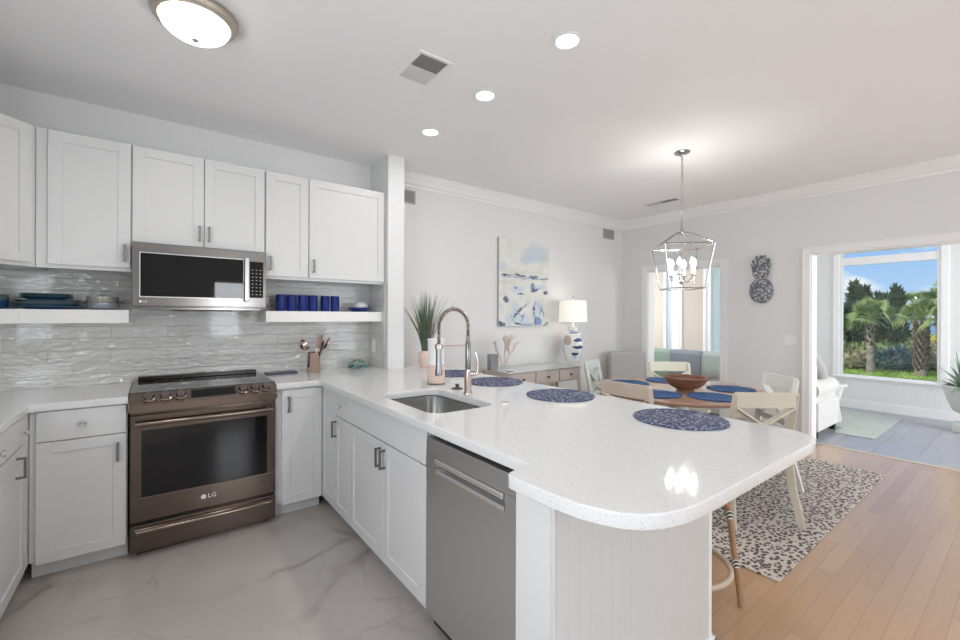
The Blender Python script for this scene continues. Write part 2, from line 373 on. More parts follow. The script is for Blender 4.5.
w = MB(); w.box((XR, -3.15, 0), (5.6, OY0, 2.74)).box((XR, OY1, 0), (5.6, DY0, 2.74)).box((XR, DY1, 0), (5.6, YB, 2.74)).box((XR, OY0, OZ), (5.6, OY1, 2.74)).box((XR, DY0, DZ), (5.6, DY1, 2.74))
struct(w, 'wall_right', wall_m)
# rear wall with window openings, the wide one added for fill light
w = MB(); w.box((-1.3, -3.15, 0), (.86, -3, 2.74)).box((1.42, -3.15, 0), (2.95, -3, 2.74)).box((5.05, -3.15, 0), (5.6, -3, 2.74)).box((.86, -3.15, 2.05), (1.42, -3, 2.74)).box((.86, -3.15, 0), (1.42, -3, .87)).box((2.95, -3.15, 2.2), (5.05, -3, 2.74)).box((2.95, -3.15, 0), (5.05, -3, .5))
struct(w, 'wall_rear', wall_m)
def casing(name, y0, y1, z1, w_=.07, t=.018, bottom=0, x=XR):
    b = MB()
    b.box((x-t, y0-w_, bottom), (x, y0, z1+w_-.001), .004).box((x-t, y1, bottom), (x, y1+w_, z1+w_-.001), .004).box((x-t, y0, z1), (x, y1, z1+w_), .004)
    b.box((x-t-.008, y0-w_, bottom), (x-t+.002, y0-w_+.016, z1+w_)).box((x-t-.008, y1+w_-.016, bottom), (x-t+.002, y1+w_, z1+w_)).box((x-t-.008, y0-w_+.016, z1+w_-.016), (x-t+.002, y1+w_-.016, z1+w_))
    b.box((x-.001, y0, bottom), (5.601, y0+.012, z1)).box((x-.001, y1-.012, bottom), (5.601, y1, z1)).box((x-.001, y0+.012, z1-.012), (5.601, y1-.012, z1))
    struct(b, name, trim_m)
casing('trim_2', OY0, OY1, OZ); casing('trim_3', DY0, DY1, DZ)
# crown moulding (dining side), profile swept along both walls
def crown():
    pr = [(0, -.115), (.012, -.115), (.016, -.095), (.032, -.085), (.055, -.05), (.075, -.03), (.082, -.014), (.10, -.012), (.10, 0), (0, 0)]
    b = MB()
    def sweep(p0, p1, nrm0, nrm1):
        a = [b.bm.verts.new((p0[0]+nrm0[0]*d, p0[1]+nrm0[1]*d, 2.74+z)) for d, z in pr]; c_ = [b.bm.verts.new((p1[0]+nrm1[0]*d, p1[1]+nrm1[1]*d, 2.74+z)) for d, z in pr]
        for k in range(len(pr)): b.bm.faces.new((a[k], a[(k+1) % len(pr)], c_[(k+1) % len(pr)], c_[k]))
        b.bm.faces.new(a); b.bm.faces.new(c_[::-1])
    sweep((1.71, YB), (XR, YB), (0, -1), (-1, -1)); sweep((XR, YB), (XR, -3.0), (-1, -1), (-1, 0))
    return b
struct(crown(), 'trim_4', trim_m)
b = MB(); b.box((1.71, YB-.014, 0), (XR, YB, .12), .004); struct(b, 'baseboard_back', trim_m)
b = MB(); b.box((XR-.014, OY1+.07, 0), (XR, DY0-.07, .12), .004).box((XR-.014, DY1+.07, 0), (XR, YB, .12), .004); struct(b, 'baseboard_right', trim_m)
# sunroom shell: far wall with a big picture window and a row of shaded windows
XF = 8.39
WY0, WY1, WZ0, WZ1 = .83, 1.90, .475, 2.40
w = MB(); w.box((XF, -3.15, 0), (8.55, WY0, 2.62)).box((XF, WY0, 0), (8.55, 5.65, WZ0)).box((XF, WY0, WZ1), (8.55, 5.65, 2.62)).box((XF, WY1, WZ0), (8.55, 3.25, WZ1)).box((XF, 5.3, WZ0), (8.55, 5.65, WZ1))
struct(w, 'wall_far', mat('sunroom_wall', (.74, .74, .735), .55))
struct(MB().box((5.6, 5.5, 0), (XF, 5.65, 2.62)), 'wall_end', wall_m)
struct(MB().box((5.6, -3.15, 0), (XF, -3.0, 2.62)), 'wall_side', wall_m)
struct(MB().box((XR, 3.9, 0), (5.6, 5.65, 2.74)), 'wall_inner', wall_m)
struct(MB().box((XF-.012, -3, .13), (XF, 5.5, .42)), 'trim_5', bead_y)
b = MB(); b.box((XF-.02, -3, 0), (XF, 5.5, .13), .004).box((XF-.02, -3, .42), (XF, 5.5, .455), .004).box((XF-.05, WY0-.08, .455), (XF+.03, WY1+.08, .485), .005); struct(b, 'baseboard_far', trim_m)
# picture window
b = MB(); fx0, fx1 = XF-.02, XF+.06
b.box((fx0, WY0-.075, WZ0), (XF, WY0, WZ1+.08), .004).box((fx0, WY1, WZ0), (XF, WY1+.075, WZ1+.08), .004).box((fx0, WY0, WZ1), (XF, WY1, WZ1+.08), .004)
b.box((XF, WY0, WZ0), (fx1, WY0+.035, WZ1)).box((XF, WY1-.035, WZ0), (fx1, WY1, WZ1)).box((XF, WY0+.035, WZ0), (fx1, WY1-.035, WZ0+.03)).box((XF, WY0+.035, WZ1-.03), (fx1, WY1-.035, WZ1))
b.box((XF+.003, WY0+.035, 2.16), (fx1+.005, WY1-.035, 2.275))
win = struct(b, 'window_1', trim_m); OFF[win.name] = win.location.copy()
pn = MB(); pn.box((XF+.03, WY0+.03, WZ0+.02), (XF+.036, WY1-.03, 2.17)).box((XF+.03, WY0+.03, 2.27), (XF+.036, WY1-.03, WZ1-.02)); pn.build('pane', pane_m, win)
# shaded windows seen through the small opening
yy = [3.25, 3.86, 4.46, 5.3]; k = 2
for y0, y1, shaded in ((3.25, 3.86, False), (3.90, 4.42, True), (4.70, 5.3, True)):
    b = MB(); b.box((fx0, y0, WZ0), (fx1, y0+.05, WZ1)).box((fx0, y1-.05, WZ0), (fx1, y1, WZ1)).box((fx0, y0+.05, WZ0), (fx1, y1-.05, WZ0+.05)).box((fx0, y0+.05, WZ1-.05), (fx1, y1-.05, WZ1))
    wi = struct(b, 'window_%d' % k, trim_m); OFF[wi.name] = wi.location.copy(); k += 1
    MB().box((XF+.03, y0+.04, WZ0+.04), (XF+.036, y1-.04, WZ1-.04)).build('pane', pane_m, wi)
    if not shaded:
        sm = mat('sheer_cloth', (.80, .85, .86), .9); sm.node_tree.nodes['Principled BSDF'].inputs['Transmission Weight'].default_value = 0
        tn = sm.node_tree; tr_ = tn.nodes.new('ShaderNodeBsdfTranslucent'); tr_.inputs[0].default_value = (.86, .92, .93, 1); mxs = tn.nodes.new('ShaderNodeMixShader'); mxs.inputs[0].default_value = .6
        tn.links.new(tn.nodes['Principled BSDF'].outputs[0], mxs.inputs[1]); tn.links.new(tr_.outputs[0], mxs.inputs[2]); tn.links.new(mxs.outputs[0], tn.nodes['Material Output'].inputs[0])
        b = MB(); b.box((XF+.004, y0+.05, WZ0+.05), (XF+.007, y1-.05, WZ1-.05)); b.build('sheer_shade', sm, wi)
    if shaded:
        b = MB(); b.box((XF+.006, y0+.05, WZ0+.05), (XF+.012, y1-.05, WZ1-.06)); b.cyl((XF+.012, y0+.05, WZ1-.07), (XF+.012, y1-.05, WZ1-.07), .02); b.build('roller_shade', mat('shade_cloth', (.60, .54, .47), .9), wi)
struct(MB().box((XF, 3.86, WZ0), (XF+.12, 3.90, WZ1)), 'trim_6', trim_m)
struct(MB().box((XF-.03, 4.42, WZ0), (XF+.12, 4.57, WZ1)), 'trim_7', trim_m)
struct(MB().box((XF, 4.57, WZ0), (XF+.12, 4.70, WZ1)), 'trim_8', mat('grey_blue_paint', (.50, .56, .62), .5))
# rear window frames behind the camera; the wide one is added for its fill
b = MB(); b.box((.86, -3.1, .87), (.90, -3.05, 2.05)).box((1.38, -3.1, .87), (1.42, -3.05, 2.05)).box((.90, -3.1, .87), (1.38, -3.05, .91)).box((.90, -3.1, 2.01), (1.38, -3.05, 2.05)); struct(b, 'window_7', trim_m)
b = MB(); b.box((2.95, -3.1, .5), (3.02, -3.05, 2.2)).box((4.98, -3.1, .5), (5.05, -3.05, 2.2)).box((3.96, -3.1, .5), (4.04, -3.05, 2.2)).box((2.95, -3.1, .5), (5.05, -3.05, .57)).box((2.95, -3.1, 2.13), (5.05, -3.05, 2.2)); struct(b, 'window_5', trim_m)

b = MB(); b.box((-1.26, -.85, 1.0), (-1.2, -.78, 2.1)).box((-1.26, 1.08, 1.0), (-1.2, 1.15, 2.1)).box((-1.26, -.78, 1.0), (-1.2, 1.08, 1.07)).box((-1.26, -.78, 2.03), (-1.2, 1.08, 2.1)); struct(b, 'window_6', trim_m)  # unseen left window frame, added to go with the left fill lamp
# backsplash
b = MB(); b.box((-1.135, YB-.010, .915), (1.549, YB-.002, 1.636)); tag(b.build('tile_backsplash', tile_x), 'glossy off-white wavy subway tile backsplash behind the range and shelves', 'backsplash')
b = MB(); b.box((1.550, 3.40, .915), (1.558, YB-.011, 1.66)); tag(b.build('tile_backsplash', tile_y), 'narrow strip of glossy tile on the side of the white wall end, with the outlet', 'backsplash')

# ================================================================== CABINETS
def shaker(mb, x0, x1, z0, z1, y=0, t=.02, rail=.057, rec=.007):
    yf = y-t
    mb.box((x0, yf, z0), (x0+rail, y, z1), .0015).box((x1-rail, yf, z0), (x1, y, z1), .0015)
    mb.box((x0+rail, yf, z1-rail), (x1-rail, y, z1), .0015).box((x0+rail, yf, z0), (x1-rail, y, z0+rail), .0015)
    mb.box((x0+rail, yf+rec, z0+rail), (x1-rail, y, z1-rail))
def bar_handle(x, z0, z1, y=-.02, mt=nickel, parent=None, horiz=False):
    b = MB()
    b.box((x-.006, y-.034, z0), (x+.006, y-.024, z1), .001).box((x-.005, y-.026, z0), (x+.005, y+.002, z0+.01)).box((x-.005, y-.026, z1-.01), (x+.005, y+.002, z1))
    b.build('door_handle', mt, parent)
def knob(x, z, y=-.02, parent=None):
    b = MB(); b.lathe([(0, 0), (.007, 0), (.007, .012), (.015, .018), (.016, .024), (.012, .029), (0, .030)], 16, mtx=Matrix.Translation((x, y, z)) @ Matrix.Rotation(PI/2, 4, 'X'))
    b.build('drawer_knob', chrome, parent)
def cabinet(name, loc, rz, w, d, z0, z1, fronts, label, body=None, toe=True, group=None, cat='cabinet', fx=0):
    t = thing(name, loc, label, cat, rz, group)
    b = MB(); b.box((0, 0, z0+(.1 if toe else 0)), (w, d, z1))
    if toe: b.box((0, .06, z0), (w, d, z0+.1))
    if body: body(b)
    b.build('cabinet_body', cab_m, t)
    for f in fronts:
        kind, x0, x1, a, c = f[:5]
        b = MB()
        if kind == 'door': shaker(b, x0, x1, a, c)
        else: b.box((x0, -.02, a), (x1, 0, c), .003)
        o = b.build('cabinet_door' if kind == 'door' else ('drawer' if kind == 'drawer' else 'false_front'), cab_m, t)
        for hn in f[5:]:
            if hn[0] == 'bar': bar_handle(hn[1], hn[2], hn[3], parent=o)
            else: knob(hn[1], hn[2], parent=o)
    return t
# back wall base, left of range (local x from filler -0.52)
cabinet('base_cabinet', (-.515, 3.11, 0), 0, .385, .62, 0, .874, [('drawer', .025, .38, .715, .868, ('knob', .2, .79)), ('door', .025, .38, .09, .71, ('bar', .345, .565, .665))], 'white base cabinet with one drawer directly left of the range')
cabinet('base_cabinet', (.637, 3.11, 0), 0, .303, .62, 0, .874, [('door', .035, .298, .09, .862, ('bar', .075, .715, .82))], 'white corner base cabinet with one full-height door directly right of the range')
# peninsula run, faces kitchen (-X); local x runs toward -Y
R_P = -PI/2
cabinet('base_cabinet', (.96, 3.105, 0), R_P, .275, .6, 0, .874, [('door', .004, .27, .09, .862)], 'white inner-corner leaf of the corner cabinet, facing the range, no handle')
cabinet('base_cabinet', (.96, 2.828, 0), R_P, .273, .6, 0, .874, [('drawer', .003, .27, .715, .866, ('knob', .13, .79)), ('door', .003, .27, .09, .708, ('bar', .03, .575, .68))], 'narrow white base cabinet with a small drawer left of the sink cabinet')
cabinet('sink_cabinet', (.96, 2.553, 0), R_P, .93, .6, 0, .69, [('front', .003, .927, .715, .866), ('door', .003, .476, .09, .708, ('bar', .452, .58, .68)), ('door', .480, .927, .09, .708, ('bar', .504, .58, .68))], 'wide white double-door cabinet under the sink, beside the dishwasher', body=lambda b: b.box((0, 0, .69), (.93, .03, .874)).box((0, .57, .69), (.93, .6, .874)))
# left wall run, faces +X; local x runs toward +Y
R_L = PI/2
cabinet('base_cabinet', (-.54, 2.585, 0), R_L, .465, .6, 0, .874, [('drawer', .003, .46, .735, .866, ('knob', .375, .80)), ('door', .003, .46, .09, .728, ('bar', .30, .60, .70))], 'white base cabinet on the left wall, nearest the inside corner')
cabinet('base_cabinet', (-.54, 2.12, 0), R_L, .463, .6, 0, .874, [('drawer', .003, .46, .735, .866, ('knob', .44, .80)), ('door', .003, .46, .09, .728, ('bar', .3, .6, .7))], 'white base cabinet at the left picture edge, only its knob in view')
b = MB(); b.box((-1.13, 3.055, .1), (-.545, 3.11, .874)).box((-.545, 3.055, .1), (-.518, 3.11, .874)).box((-1.13, 3.055, 0), (-.60, 3.16, .1)).box((-1.13, 3.112, .1), (-.518, 3.73, .874)); tag(b.build('corner_filler', cab_m), 'plain white blind corner panel between the two left base runs', 'cabinet')

# end pilaster + beadboard end panel + back panel of the peninsula
t = thing('peninsula_end', (0, 0, 0), 'white beadboard end panel of the peninsula with smooth corner post beside the dishwasher', 'panel')
b = MB(); b.box((.86, .815, 0), (.96, .955, .874), .003); b.build('corner_post', cab_m, t)
b = MB(); b.box((.862, .80, 0), (1.765, .815, .874), .002); b.build('beadboard_panel', bead, t)
b = MB(); b.box((.965, .816, 0), (1.76, .86, .874)); b.build('wing_support', bead_y, t)
b = MB(); b.box((1.562, .862, 0), (1.58, 3.35, .874)); tag(b.build('beadboard_wainscot', bead_y), 'white beadboard back panel under the bar overhang, facing the dining table', 'panel')
b = MB(); b.box((1.752, .797, 0), (1.772, .86, .874), .003); b.build('corner_trim', trim_m, t)
b = MB(); b.box((.97, .785, 0), (1.785, .80, .10), .004).box((1.767, .785, 0), (1.785, .88, .10), .004); b.build('base_moulding', trim_m, t)

# dishwasher
t = thing('dishwasher', (.955, 1.620, 0), 'stainless steel dishwasher with pocket handle at the end of the peninsula', 'dishwasher', R_P)
b = MB(); b.box((.006, .02, .02), (.60, .58, .855)); b.build('tub', black, t)
b = MB(); b.box((.004, -.022, .09), (.604, .02, .715), .003).box((.004, -.022, .775), (.604, .02, .848), .003).box((.004, -.022, .715), (.08, .02, .775)).box((.53, -.022, .715), (.604, .02, .775)).box((.08, .005, .715), (.53, .02, .775)); b.build('door_panel', dwsteel, t)
b = MB(); b.box((.085, -.03, .752), (.525, -.016, .772), .004, seg=3).box((.085, -.024, .712), (.525, .003, .728), .003); b.build('handle_bar', mat('bright_steel', (.82, .82, .81), .35, .9), t)
b = MB(); b.box((.004, .04, 0), (.604, .06, .09)); b.build('toe_panel', black, t)

# upper cabinets
UZ0, UZ1 = 1.655, 2.425
def upper(loc, w, z0, fronts, label, rz=0, d=.30, fill=None):
    t = thing('wall_cabinet', loc, label, 'cabinet', rz)
    b = MB(); b.box((0, 0, z0), (w, d, UZ1)); 
    if z0 < 1.7: b.box((0, .0, z0-.018), (w, .02, z0))
    if fill: fill(b)
    b.build('cabinet_body', cab_m, t)
    for x0, x1, hx in fronts:
        b = MB(); shaker(b, x0, x1, z0+.004, UZ1-.003, rail=.06); o = b.build('cabinet_door', cab_m, t)
        if hx is not None: bar_handle(hx, z0+.045, z0+.145, parent=o)
YU = 3.43
upper((-.545, YU, 0), .417, UZ0, [(.048, .413, .386)], 'white wall cabinet with one door left of the microwave', fill=lambda b: b.box((0, -.006, UZ0), (.045, 0, UZ1)))
upper((-.127, YU, 0), .75, 1.818, [(.004, .376, .352), (.381, .747, .405)], 'short white double-door wall cabinet directly above the microwave')
upper((.626, YU, 0), .932, UZ0, [(.004, .300, .032), (.307, .926, .337)], 'white wall cabinet with narrow and wide doors above the blue glasses')
# diagonal corner
t = thing('wall_cabinet', (0, 0, 0), 'white diagonal corner wall cabinet at the left picture edge', 'cabinet')
b = MB(); b.prism([(-1.14, 3.73), (-.548, 3.73), (-.548, 3.43), (-.84, 3.138), (-1.14, 3.138)], UZ0-.018, UZ1); b.build('cabinet_body', cab_m, t)
b = MB(); L = math.hypot(.292, .292); shaker(b, .012, L-.03, UZ0+.004, UZ1-.003); 
bmesh.ops.transform(b.bm, matrix=Matrix.Translation((-.84, 3.138, 0)) @ Matrix.Rotation(PI/4, 4, 'Z'), verts=b.bm.verts)
b.build('cabinet_door', cab_m, t)
upper((-.84, 2.50, 0), .632, UZ0, [(.004, .628, None)], 'white wall cabinet on the left wall just outside the left picture edge', rz=PI/2)

# floating shelves
b = MB(); b.box((-1.13, 3.46, 1.318), (-.14, YB-.009, 1.40), .002); tag(b.build('floating_shelf', mat('shelf_white', (.84, .84, .83), .4)), 'white floating shelf with stacked plates left of the microwave', 'shelf')
b = MB(); b.box((.640, 3.46, 1.320), (1.552, YB-.009, 1.402), .002); tag(b.build('floating_shelf', MATS['shelf_white']), 'white floating shelf with blue glasses right of the microwave', 'shelf')

# ================================================================== WORKTOPS
def slab(name, outer, holes, z0, z1, m, bev=.004):
    cu = bpy.data.curves.new(name, 'CURVE'); cu.dimensions = '2D'; cu.fill_mode = 'BOTH'
    for pts in [outer]+holes:
        sp_ = cu.splines.new('POLY'); sp_.points.add(len(pts)-1); sp_.use_cyclic_u = True
        for p, q in zip(sp_.points, pts): p.co = (q[0], q[1], 0, 1)
    cu.extrude = (z1-z0)/2-bev; cu.bevel_depth = bev; cu.bevel_resolution = 2; cu.offset = -bev
    o = bpy.data.objects.new('tmp', cu); COL.objects.link(o); bpy.context.view_layer.update()
    me = bpy.data.meshes.new_from_object(o.evaluated_get(bpy.context.evaluated_depsgraph_get())); bpy.data.objects.remove(o); bpy.data.curves.remove(cu)
    me.transform(Matrix.Translation((0, 0, (z0+z1)/2))); me.materials.clear()
    return finish(name, me, m, None, True, 35)
def arc(cx, cy, r, a0, a1, n_=10): return [(cx+r*math.cos(math.radians(a0+(a1-a0)*i/n_)), cy+r*math.sin(math.radians(a0+(a1-a0)*i/n_))) for i in range(n_+1)]
ZT = .914
outer = [(.636, 3.075), (.875, 3.075)] + arc(.885, 3.045, .03, 90, 0, 4)[1:-1] + [(.915, 3.04), (.915, .975)] + arc(.895, .965, .02, 0, -90, 4) + [(.83, .945)] + arc(.835, .915, .03, 90, 180, 4) + [(.805, .86), (.807, .80), (.812, .74), (.822, .68), (.84, .63)] \
    + [(.862, .588), (.895, .555), (.94, .53), (1.0, .513), (1.07, .506), (1.15, .504)] + [(1.88, .504)] + arc(1.92, .644, .14, -80, 0, 8) + [(2.06, 3.45), (1.712, 3.45), (1.712, 3.353), (1.553, 3.353), (1.553, 3.730), (.636, 3.730)]
def rrect(x0, x1, y0, y1, r, n_=6): return arc(x1-r, y1-r, r, 0, 90, n_)+arc(x0+r, y1-r, r, 90, 180, n_)+arc(x0+r, y0+r, r, 180, 270, n_)+arc(x1-r, y0+r, r, 270, 360, n_)
SX0, SX1, SY0, SY1 = 1.02, 1.40, 1.70, 2.32
hole = rrect(SX0, SX1, SY0, SY1, .075)
tag(slab('worktop', outer, [hole], .875, ZT, quartz), 'white speckled quartz worktop of the corner and peninsula with rounded bar end', 'worktop')
outer2 = [(-1.138, 3.730), (-.128, 3.730), (-.128, 3.075), (-.49, 3.075), (-.51, 3.055), (-.51, 1.7), (-1.138, 1.7)]
tag(slab('worktop', outer2, [], .875, ZT, quartz), 'white quartz worktop left of the range, turning along the left wall', 'worktop')
# sink
t = thing('sink', (0, 0, 0), 'stainless steel undermount sink in the peninsula worktop', 'sink')
b = MB(); rings = []
for (ins, z) in ((-.006, .874), (.0, .872), (.004, .74), (.012, .70), (.035, .682), (.10, .678)):
    rings.append([b.bm.verts.new((x, y, z)) for x, y in rrect(SX0+ins, SX1-ins, SY0+ins, SY1-ins, max(.02, .075-ins))])
for a_, c_ in zip(rings, rings[1:]):
    for k in range(len(a_)): b.bm.faces.new((a_[k], a_[(k+1) % len(a_)], c_[(k+1) % len(a_)], c_[k]))
b.bm.faces.new(rings[-1]); b.sm = True; b.build('basin', mat('sink_steel', (.68, .68, .67), .22, 1), t)
b = MB(); b.lathe([(0, .681), (.03, .681), (.042, .684), (.044, .679)], 24, (1.21, 2.01, 0)); b.build('drain', chrome, t)

# ================================================================== RANGE
t = thing('range', (0, 0, 0), 'dark stainless slide-in electric range between the white base cabinets', 'range')
b = MB(); b.box((-.118, 3.10, .03), (.628, 3.70, .905)).box((-.09, 3.12, 0), (.60, 3.6, .03)); b.build('oven_body', bronze, t)
b = MB(); b.box((-.124, 3.115, .905), (.634, 3.715, .925), .004); b.build('cooktop', blackglass, t)
b = MB(); b.box((-.10, 3.66, .925), (.61, 3.72, .952), .004).box((.0, 3.655, .938), (.14, 3.66, .946)); vt = b.build('rear_vent_trim', mat('dark_trim', (.03, .027, .025), .2, .6), t)
# sloped control panel
b = MB(); pr = [(3.12, .925), (3.045, .868), (3.045, .822), (3.12, .812)]
q = [[b.bm.verts.new((x, y, z)) for y, z in pr] for x in (-.126, .636)]
b.bm.faces.new(q[0]); b.bm.faces.new(q[1][::-1])
for k in range(4): b.bm.faces.new((q[0][k], q[0][(k+1) % 4], q[1][(k+1) % 4], q[1][k]))
bmesh.ops.bevel(b.bm, geom=b.bm.edges[:], offset=.005, segments=2, affect='EDGES'); cp_ = b.build('control_panel', bronze2, t, True)
sl = Matrix.Translation((0, 3.083, .897)) @ Matrix.Rotation(math.atan2(.057, .075), 4, 'X')
b = MB(); b.box((.165, -.03, .0005), (.395, .03, .0025), mtx=sl); b.build('touch_display', blackglass, cp_)
for x in (-.036, .040, .113, .440, .508, .575):
    b = MB(); b.lathe([(0, 0), (.030, 0), (.031, .004), (.025, .007), (.023, .026), (.020, .030), (0, .031)], 24, mtx=sl @ Matrix.Translation((x, -.005, 0))); b.box((x-.003, -.026, .028), (x+.003, .014, .0335), mtx=sl); b.build('burner_knob', mat('knob_bronze', (.30, .25, .22), .2, 1), cp_)
b = MB(); b.box((-.118, 3.062, .205), (.628, 3.10, .34), .004).box((-.118, 3.062, .335), (-.065, 3.10, .80), .004).box((.575, 3.062, .335), (.628, 3.10, .80), .004).box((-.07, 3.062, .715), (.58, 3.10, .80), .003); od = b.build('oven_door', bronze, t)
b = MB(); b.box((-.068, 3.066, .337), (.578, 3.09, .718)); b.build('oven_window', blackglass, od)
b = MB(); b.tube([(-.095, 3.03, .758), (.605, 3.03, .758)], .0125, 14).box((-.085, 3.035, .748), (-.065, 3.064, .768)).box((.575, 3.035, .748), (.595, 3.064, .768)); b.build('oven_handle', bronze2, od)
def text(name, s_, size, loc, rot, m, parent, ext=.0008):
    cu = bpy.data.curves.new(name, 'FONT'); cu.body = s_; cu.size = size; cu.extrude = ext; cu.align_x = 'CENTER'; cu.align_y = 'CENTER'
    o = bpy.data.objects.new('tmp', cu); COL.objects.link(o); bpy.context.view_layer.update()
    me = bpy.data.meshes.new_from_object(o.evaluated_get(bpy.context.evaluated_depsgraph_get())); bpy.data.objects.remove(o)
    me.transform(Matrix.Translation(loc) @ rot); me.materials.clear(); return finish(name, me, m, parent)
FR = Matrix.Rotation(PI/2, 4, 'X')
logo_m = mat('logo_silver', (.8, .8, .8), .3, .3)
text('logo_lettering', 'LG', .036, (.272, 3.0612, .272), FR, logo_m, od)
def logo_disc(x, y, z, r, parent):
    b = MB(); b.lathe([(0, -.0008), (r, -.0008), (r, .0008), (0, .0008)], 24, mtx=Matrix.Translation((x, y, z)) @ FR); b.build('logo_emblem', logo_m, parent)
logo_disc(.228, 3.0612, .272, .014, od)
b = MB(); b.box((-.118, 3.062, .035), (.628, 3.10, .185), .004); dr = b.build('warming_drawer', bronze, t)
b = MB(); pts = [(-.09+.69*i/14, 3.048-.006*math.sin(PI*i/14), .150-.012*math.sin(PI*i/14)*0) for i in range(15)]; b.tube(pts, .012, 10).box((-.1, 3.045, .158), (.61, 3.066, .170), .003); b.build('drawer_handle', bronze2, dr)
b = MB()
for cx, cy, r in ((.06, 3.26, .10), (.43, 3.26, .115), (.06, 3.52, .075), (.43, 3.52, .09), (.25, 3.45, .06)): b.lathe([(r-.002, .9252), (r, .9256), (r+.002, .9252)], 40, (cx, cy, 0))
b.build('burner_ring', mat('burner_print', (.16, .16, .16), .3), t)

# ================================================================== MICROWAVE
t = thing('microwave', (0, 0, 0), 'stainless over-the-range microwave with black glass door', 'microwave')
b = MB(); b.box((-.122, 3.38, 1.42), (.616, 3.72, 1.802)).box((-.1, 3.42, 1.402), (.6, 3.7, 1.42), .003); b.build('housing', mwsteel, t)
b = MB(); b.box((-.124, 3.345, 1.425), (.618, 3.38, 1.818), .004)
dp = b.build('door_frame', mwsteel, t)
b = MB(); b.box((-.082, 3.341, 1.485), (.475, 3.347, 1.752), .001); b.build('door_glass', blackglass, dp)
b = MB(); b.box((-.088, 3.3425, 1.479), (.481, 3.3455, 1.758)); b.build('window_trim', steel, dp)
b = MB(); b.box((.480, 3.305, 1.465), (.506, 3.322, 1.765), .005, seg=3).box((.484, 3.318, 1.475), (.502, 3.345, 1.49)).box((.484, 3.318, 1.74), (.502, 3.345, 1.755)); b.build('door_handle', steel, dp)
b = MB(); b.box((.515, 3.3415, 1.492), (.600, 3.346, 1.745), .001); kp = b.build('keypad', blackglass, t)
b = MB()
for r_ in range(9):
    for c_ in range(3):
        if r_ in (0,): continue
        x, z = .5325+c_*.0245, 1.71-r_*.0245; b.box((x-.005, 3.3405, z-.0025), (x+.005, 3.3416, z+.0025))
b.build('key_markings', mat('key_print', (.42, .42, .42), .5), kp)
text('logo_lettering', 'LG', .017, (-.058, 3.344, 1.452), FR, logo_m, dp); logo_disc(-.081, 3.344, 1.452, .0065, dp)
b = MB(); b.box((.08, 3.42, 1.397), (.42, 3.6, 1.403)); b.build('filter_grille', black, t)

# ================================================================== KITCHEN ITEMS
def faucet():
    t = thing('faucet', (1.45, 2.03, ZT), 'tall spring-neck pull-down kitchen faucet in warm metal behind the sink', 'faucet')
    b = MB(); b.lathe([(0, 0), (.026, 0), (.026, .01), (.021, .016), (.021, .12), (.016, .13), (.016, .145), (0, .146)], 24); b.build('base', rose, t)
    b = MB(); b.lathe([(0, .145), (.014, .145), (.016, .16), (.016, .30), (.011, .31), (.0105, .34), (0, .34)], 20); b.build('riser', mat('gunmetal', (.24, .24, .245), .25, 1), t)
    arcp = []
    R_ = .10
    for i in range(9): arcp.append(Vector((0, 0, .30+.09*i/8)))
    for i in range(1, 25): a_ = PI*i/24; arcp.append(Vector((-R_+R_*math.cos(a_), 0, .39+R_*1.05*math.sin(a_))))
    for i in range(1, 10): arcp.append(Vector((-2*R_, 0, .39-.10*i/9)))
    b = MB(); b.tube(arcp, .006, 8); b.build('hose', black, t)
    # coil
    L_ = [0]
    for a_, c_ in zip(arcp, arcp[1:]): L_.append(L_[-1]+(c_-a_).length)
    tot = L_[-1]; turns = 46; pts = []
    N_ = turns*10
    for i in range(N_+1):
        s_ = tot*i/N_; k = max(j for j in range(len(L_)) if L_[j] <= s_+1e-9); k = min(k, len(arcp)-2); f = (s_-L_[k])/(L_[k+1]-L_[k]); p = arcp[k].lerp(arcp[k+1], f); tg = (arcp[k+1]-arcp[k]).normalized()
        n1 = Vector((0, 1, 0)); n2 = tg.cross(n1); an = 2*PI*turns*i/N_
        pts.append(p+(n1*math.cos(an)+n2*math.sin(an))*.0105)
    b = MB(); b.tube(pts, .0026, 5); b.build('spring', rose, t)
    b = MB(); b.lathe([(0, .30), (.013, .30), (.016, .27), (.016, .17), (.020, .15), (.020, .125), (0, .122)], 20, (-2*R_, 0, 0)); b.build('spray_head', MATS['gunmetal'], t)
    b = MB(); b.tube([(0, 0, .285), (-.18, 0, .285)], .0055, 10); b.lathe([(.019, -.012), (.022, -.012), (.022, .012), (.019, .012), (.019, -.012)], 20, (-2*R_, 0, .285)); b.build('support_arm', rose, t)
    b = MB(); b.tube([(0, 0, .115), (.045, -.02, .115)], .013, 12); b.tube([(.045, -.02, .115), (.055, -.024, .15), (.05, -.022, .21), (.04, -.018, .245)], [.006, .0055, .005, .004], 8); b.build('lever', rose, t)
faucet()
# sink stopper and hole cap
t = thing('sink_stopper', (1.50, 2.215, ZT), 'dark rubber sink stopper lying beside the faucet', 'stopper'); b = MB(); b.lathe([(0, 0), (.036, 0), (.036, .004), (.020, .010), (.011, .013), (.011, .026), (.015, .030), (0, .032)], 24); b.build('stopper_disc', mat('dark_rubber', (.06, .055, .05), .4), t)
t = thing('counter_button', (1.462, 1.71, ZT), 'small round metal air-switch button set in the worktop right of the faucet', 'button'); b = MB(); b.lathe([(0, 0), (.022, 0), (.022, .004), (.016, .007), (0, .007)], 24); b.build('cap', chrome, t)
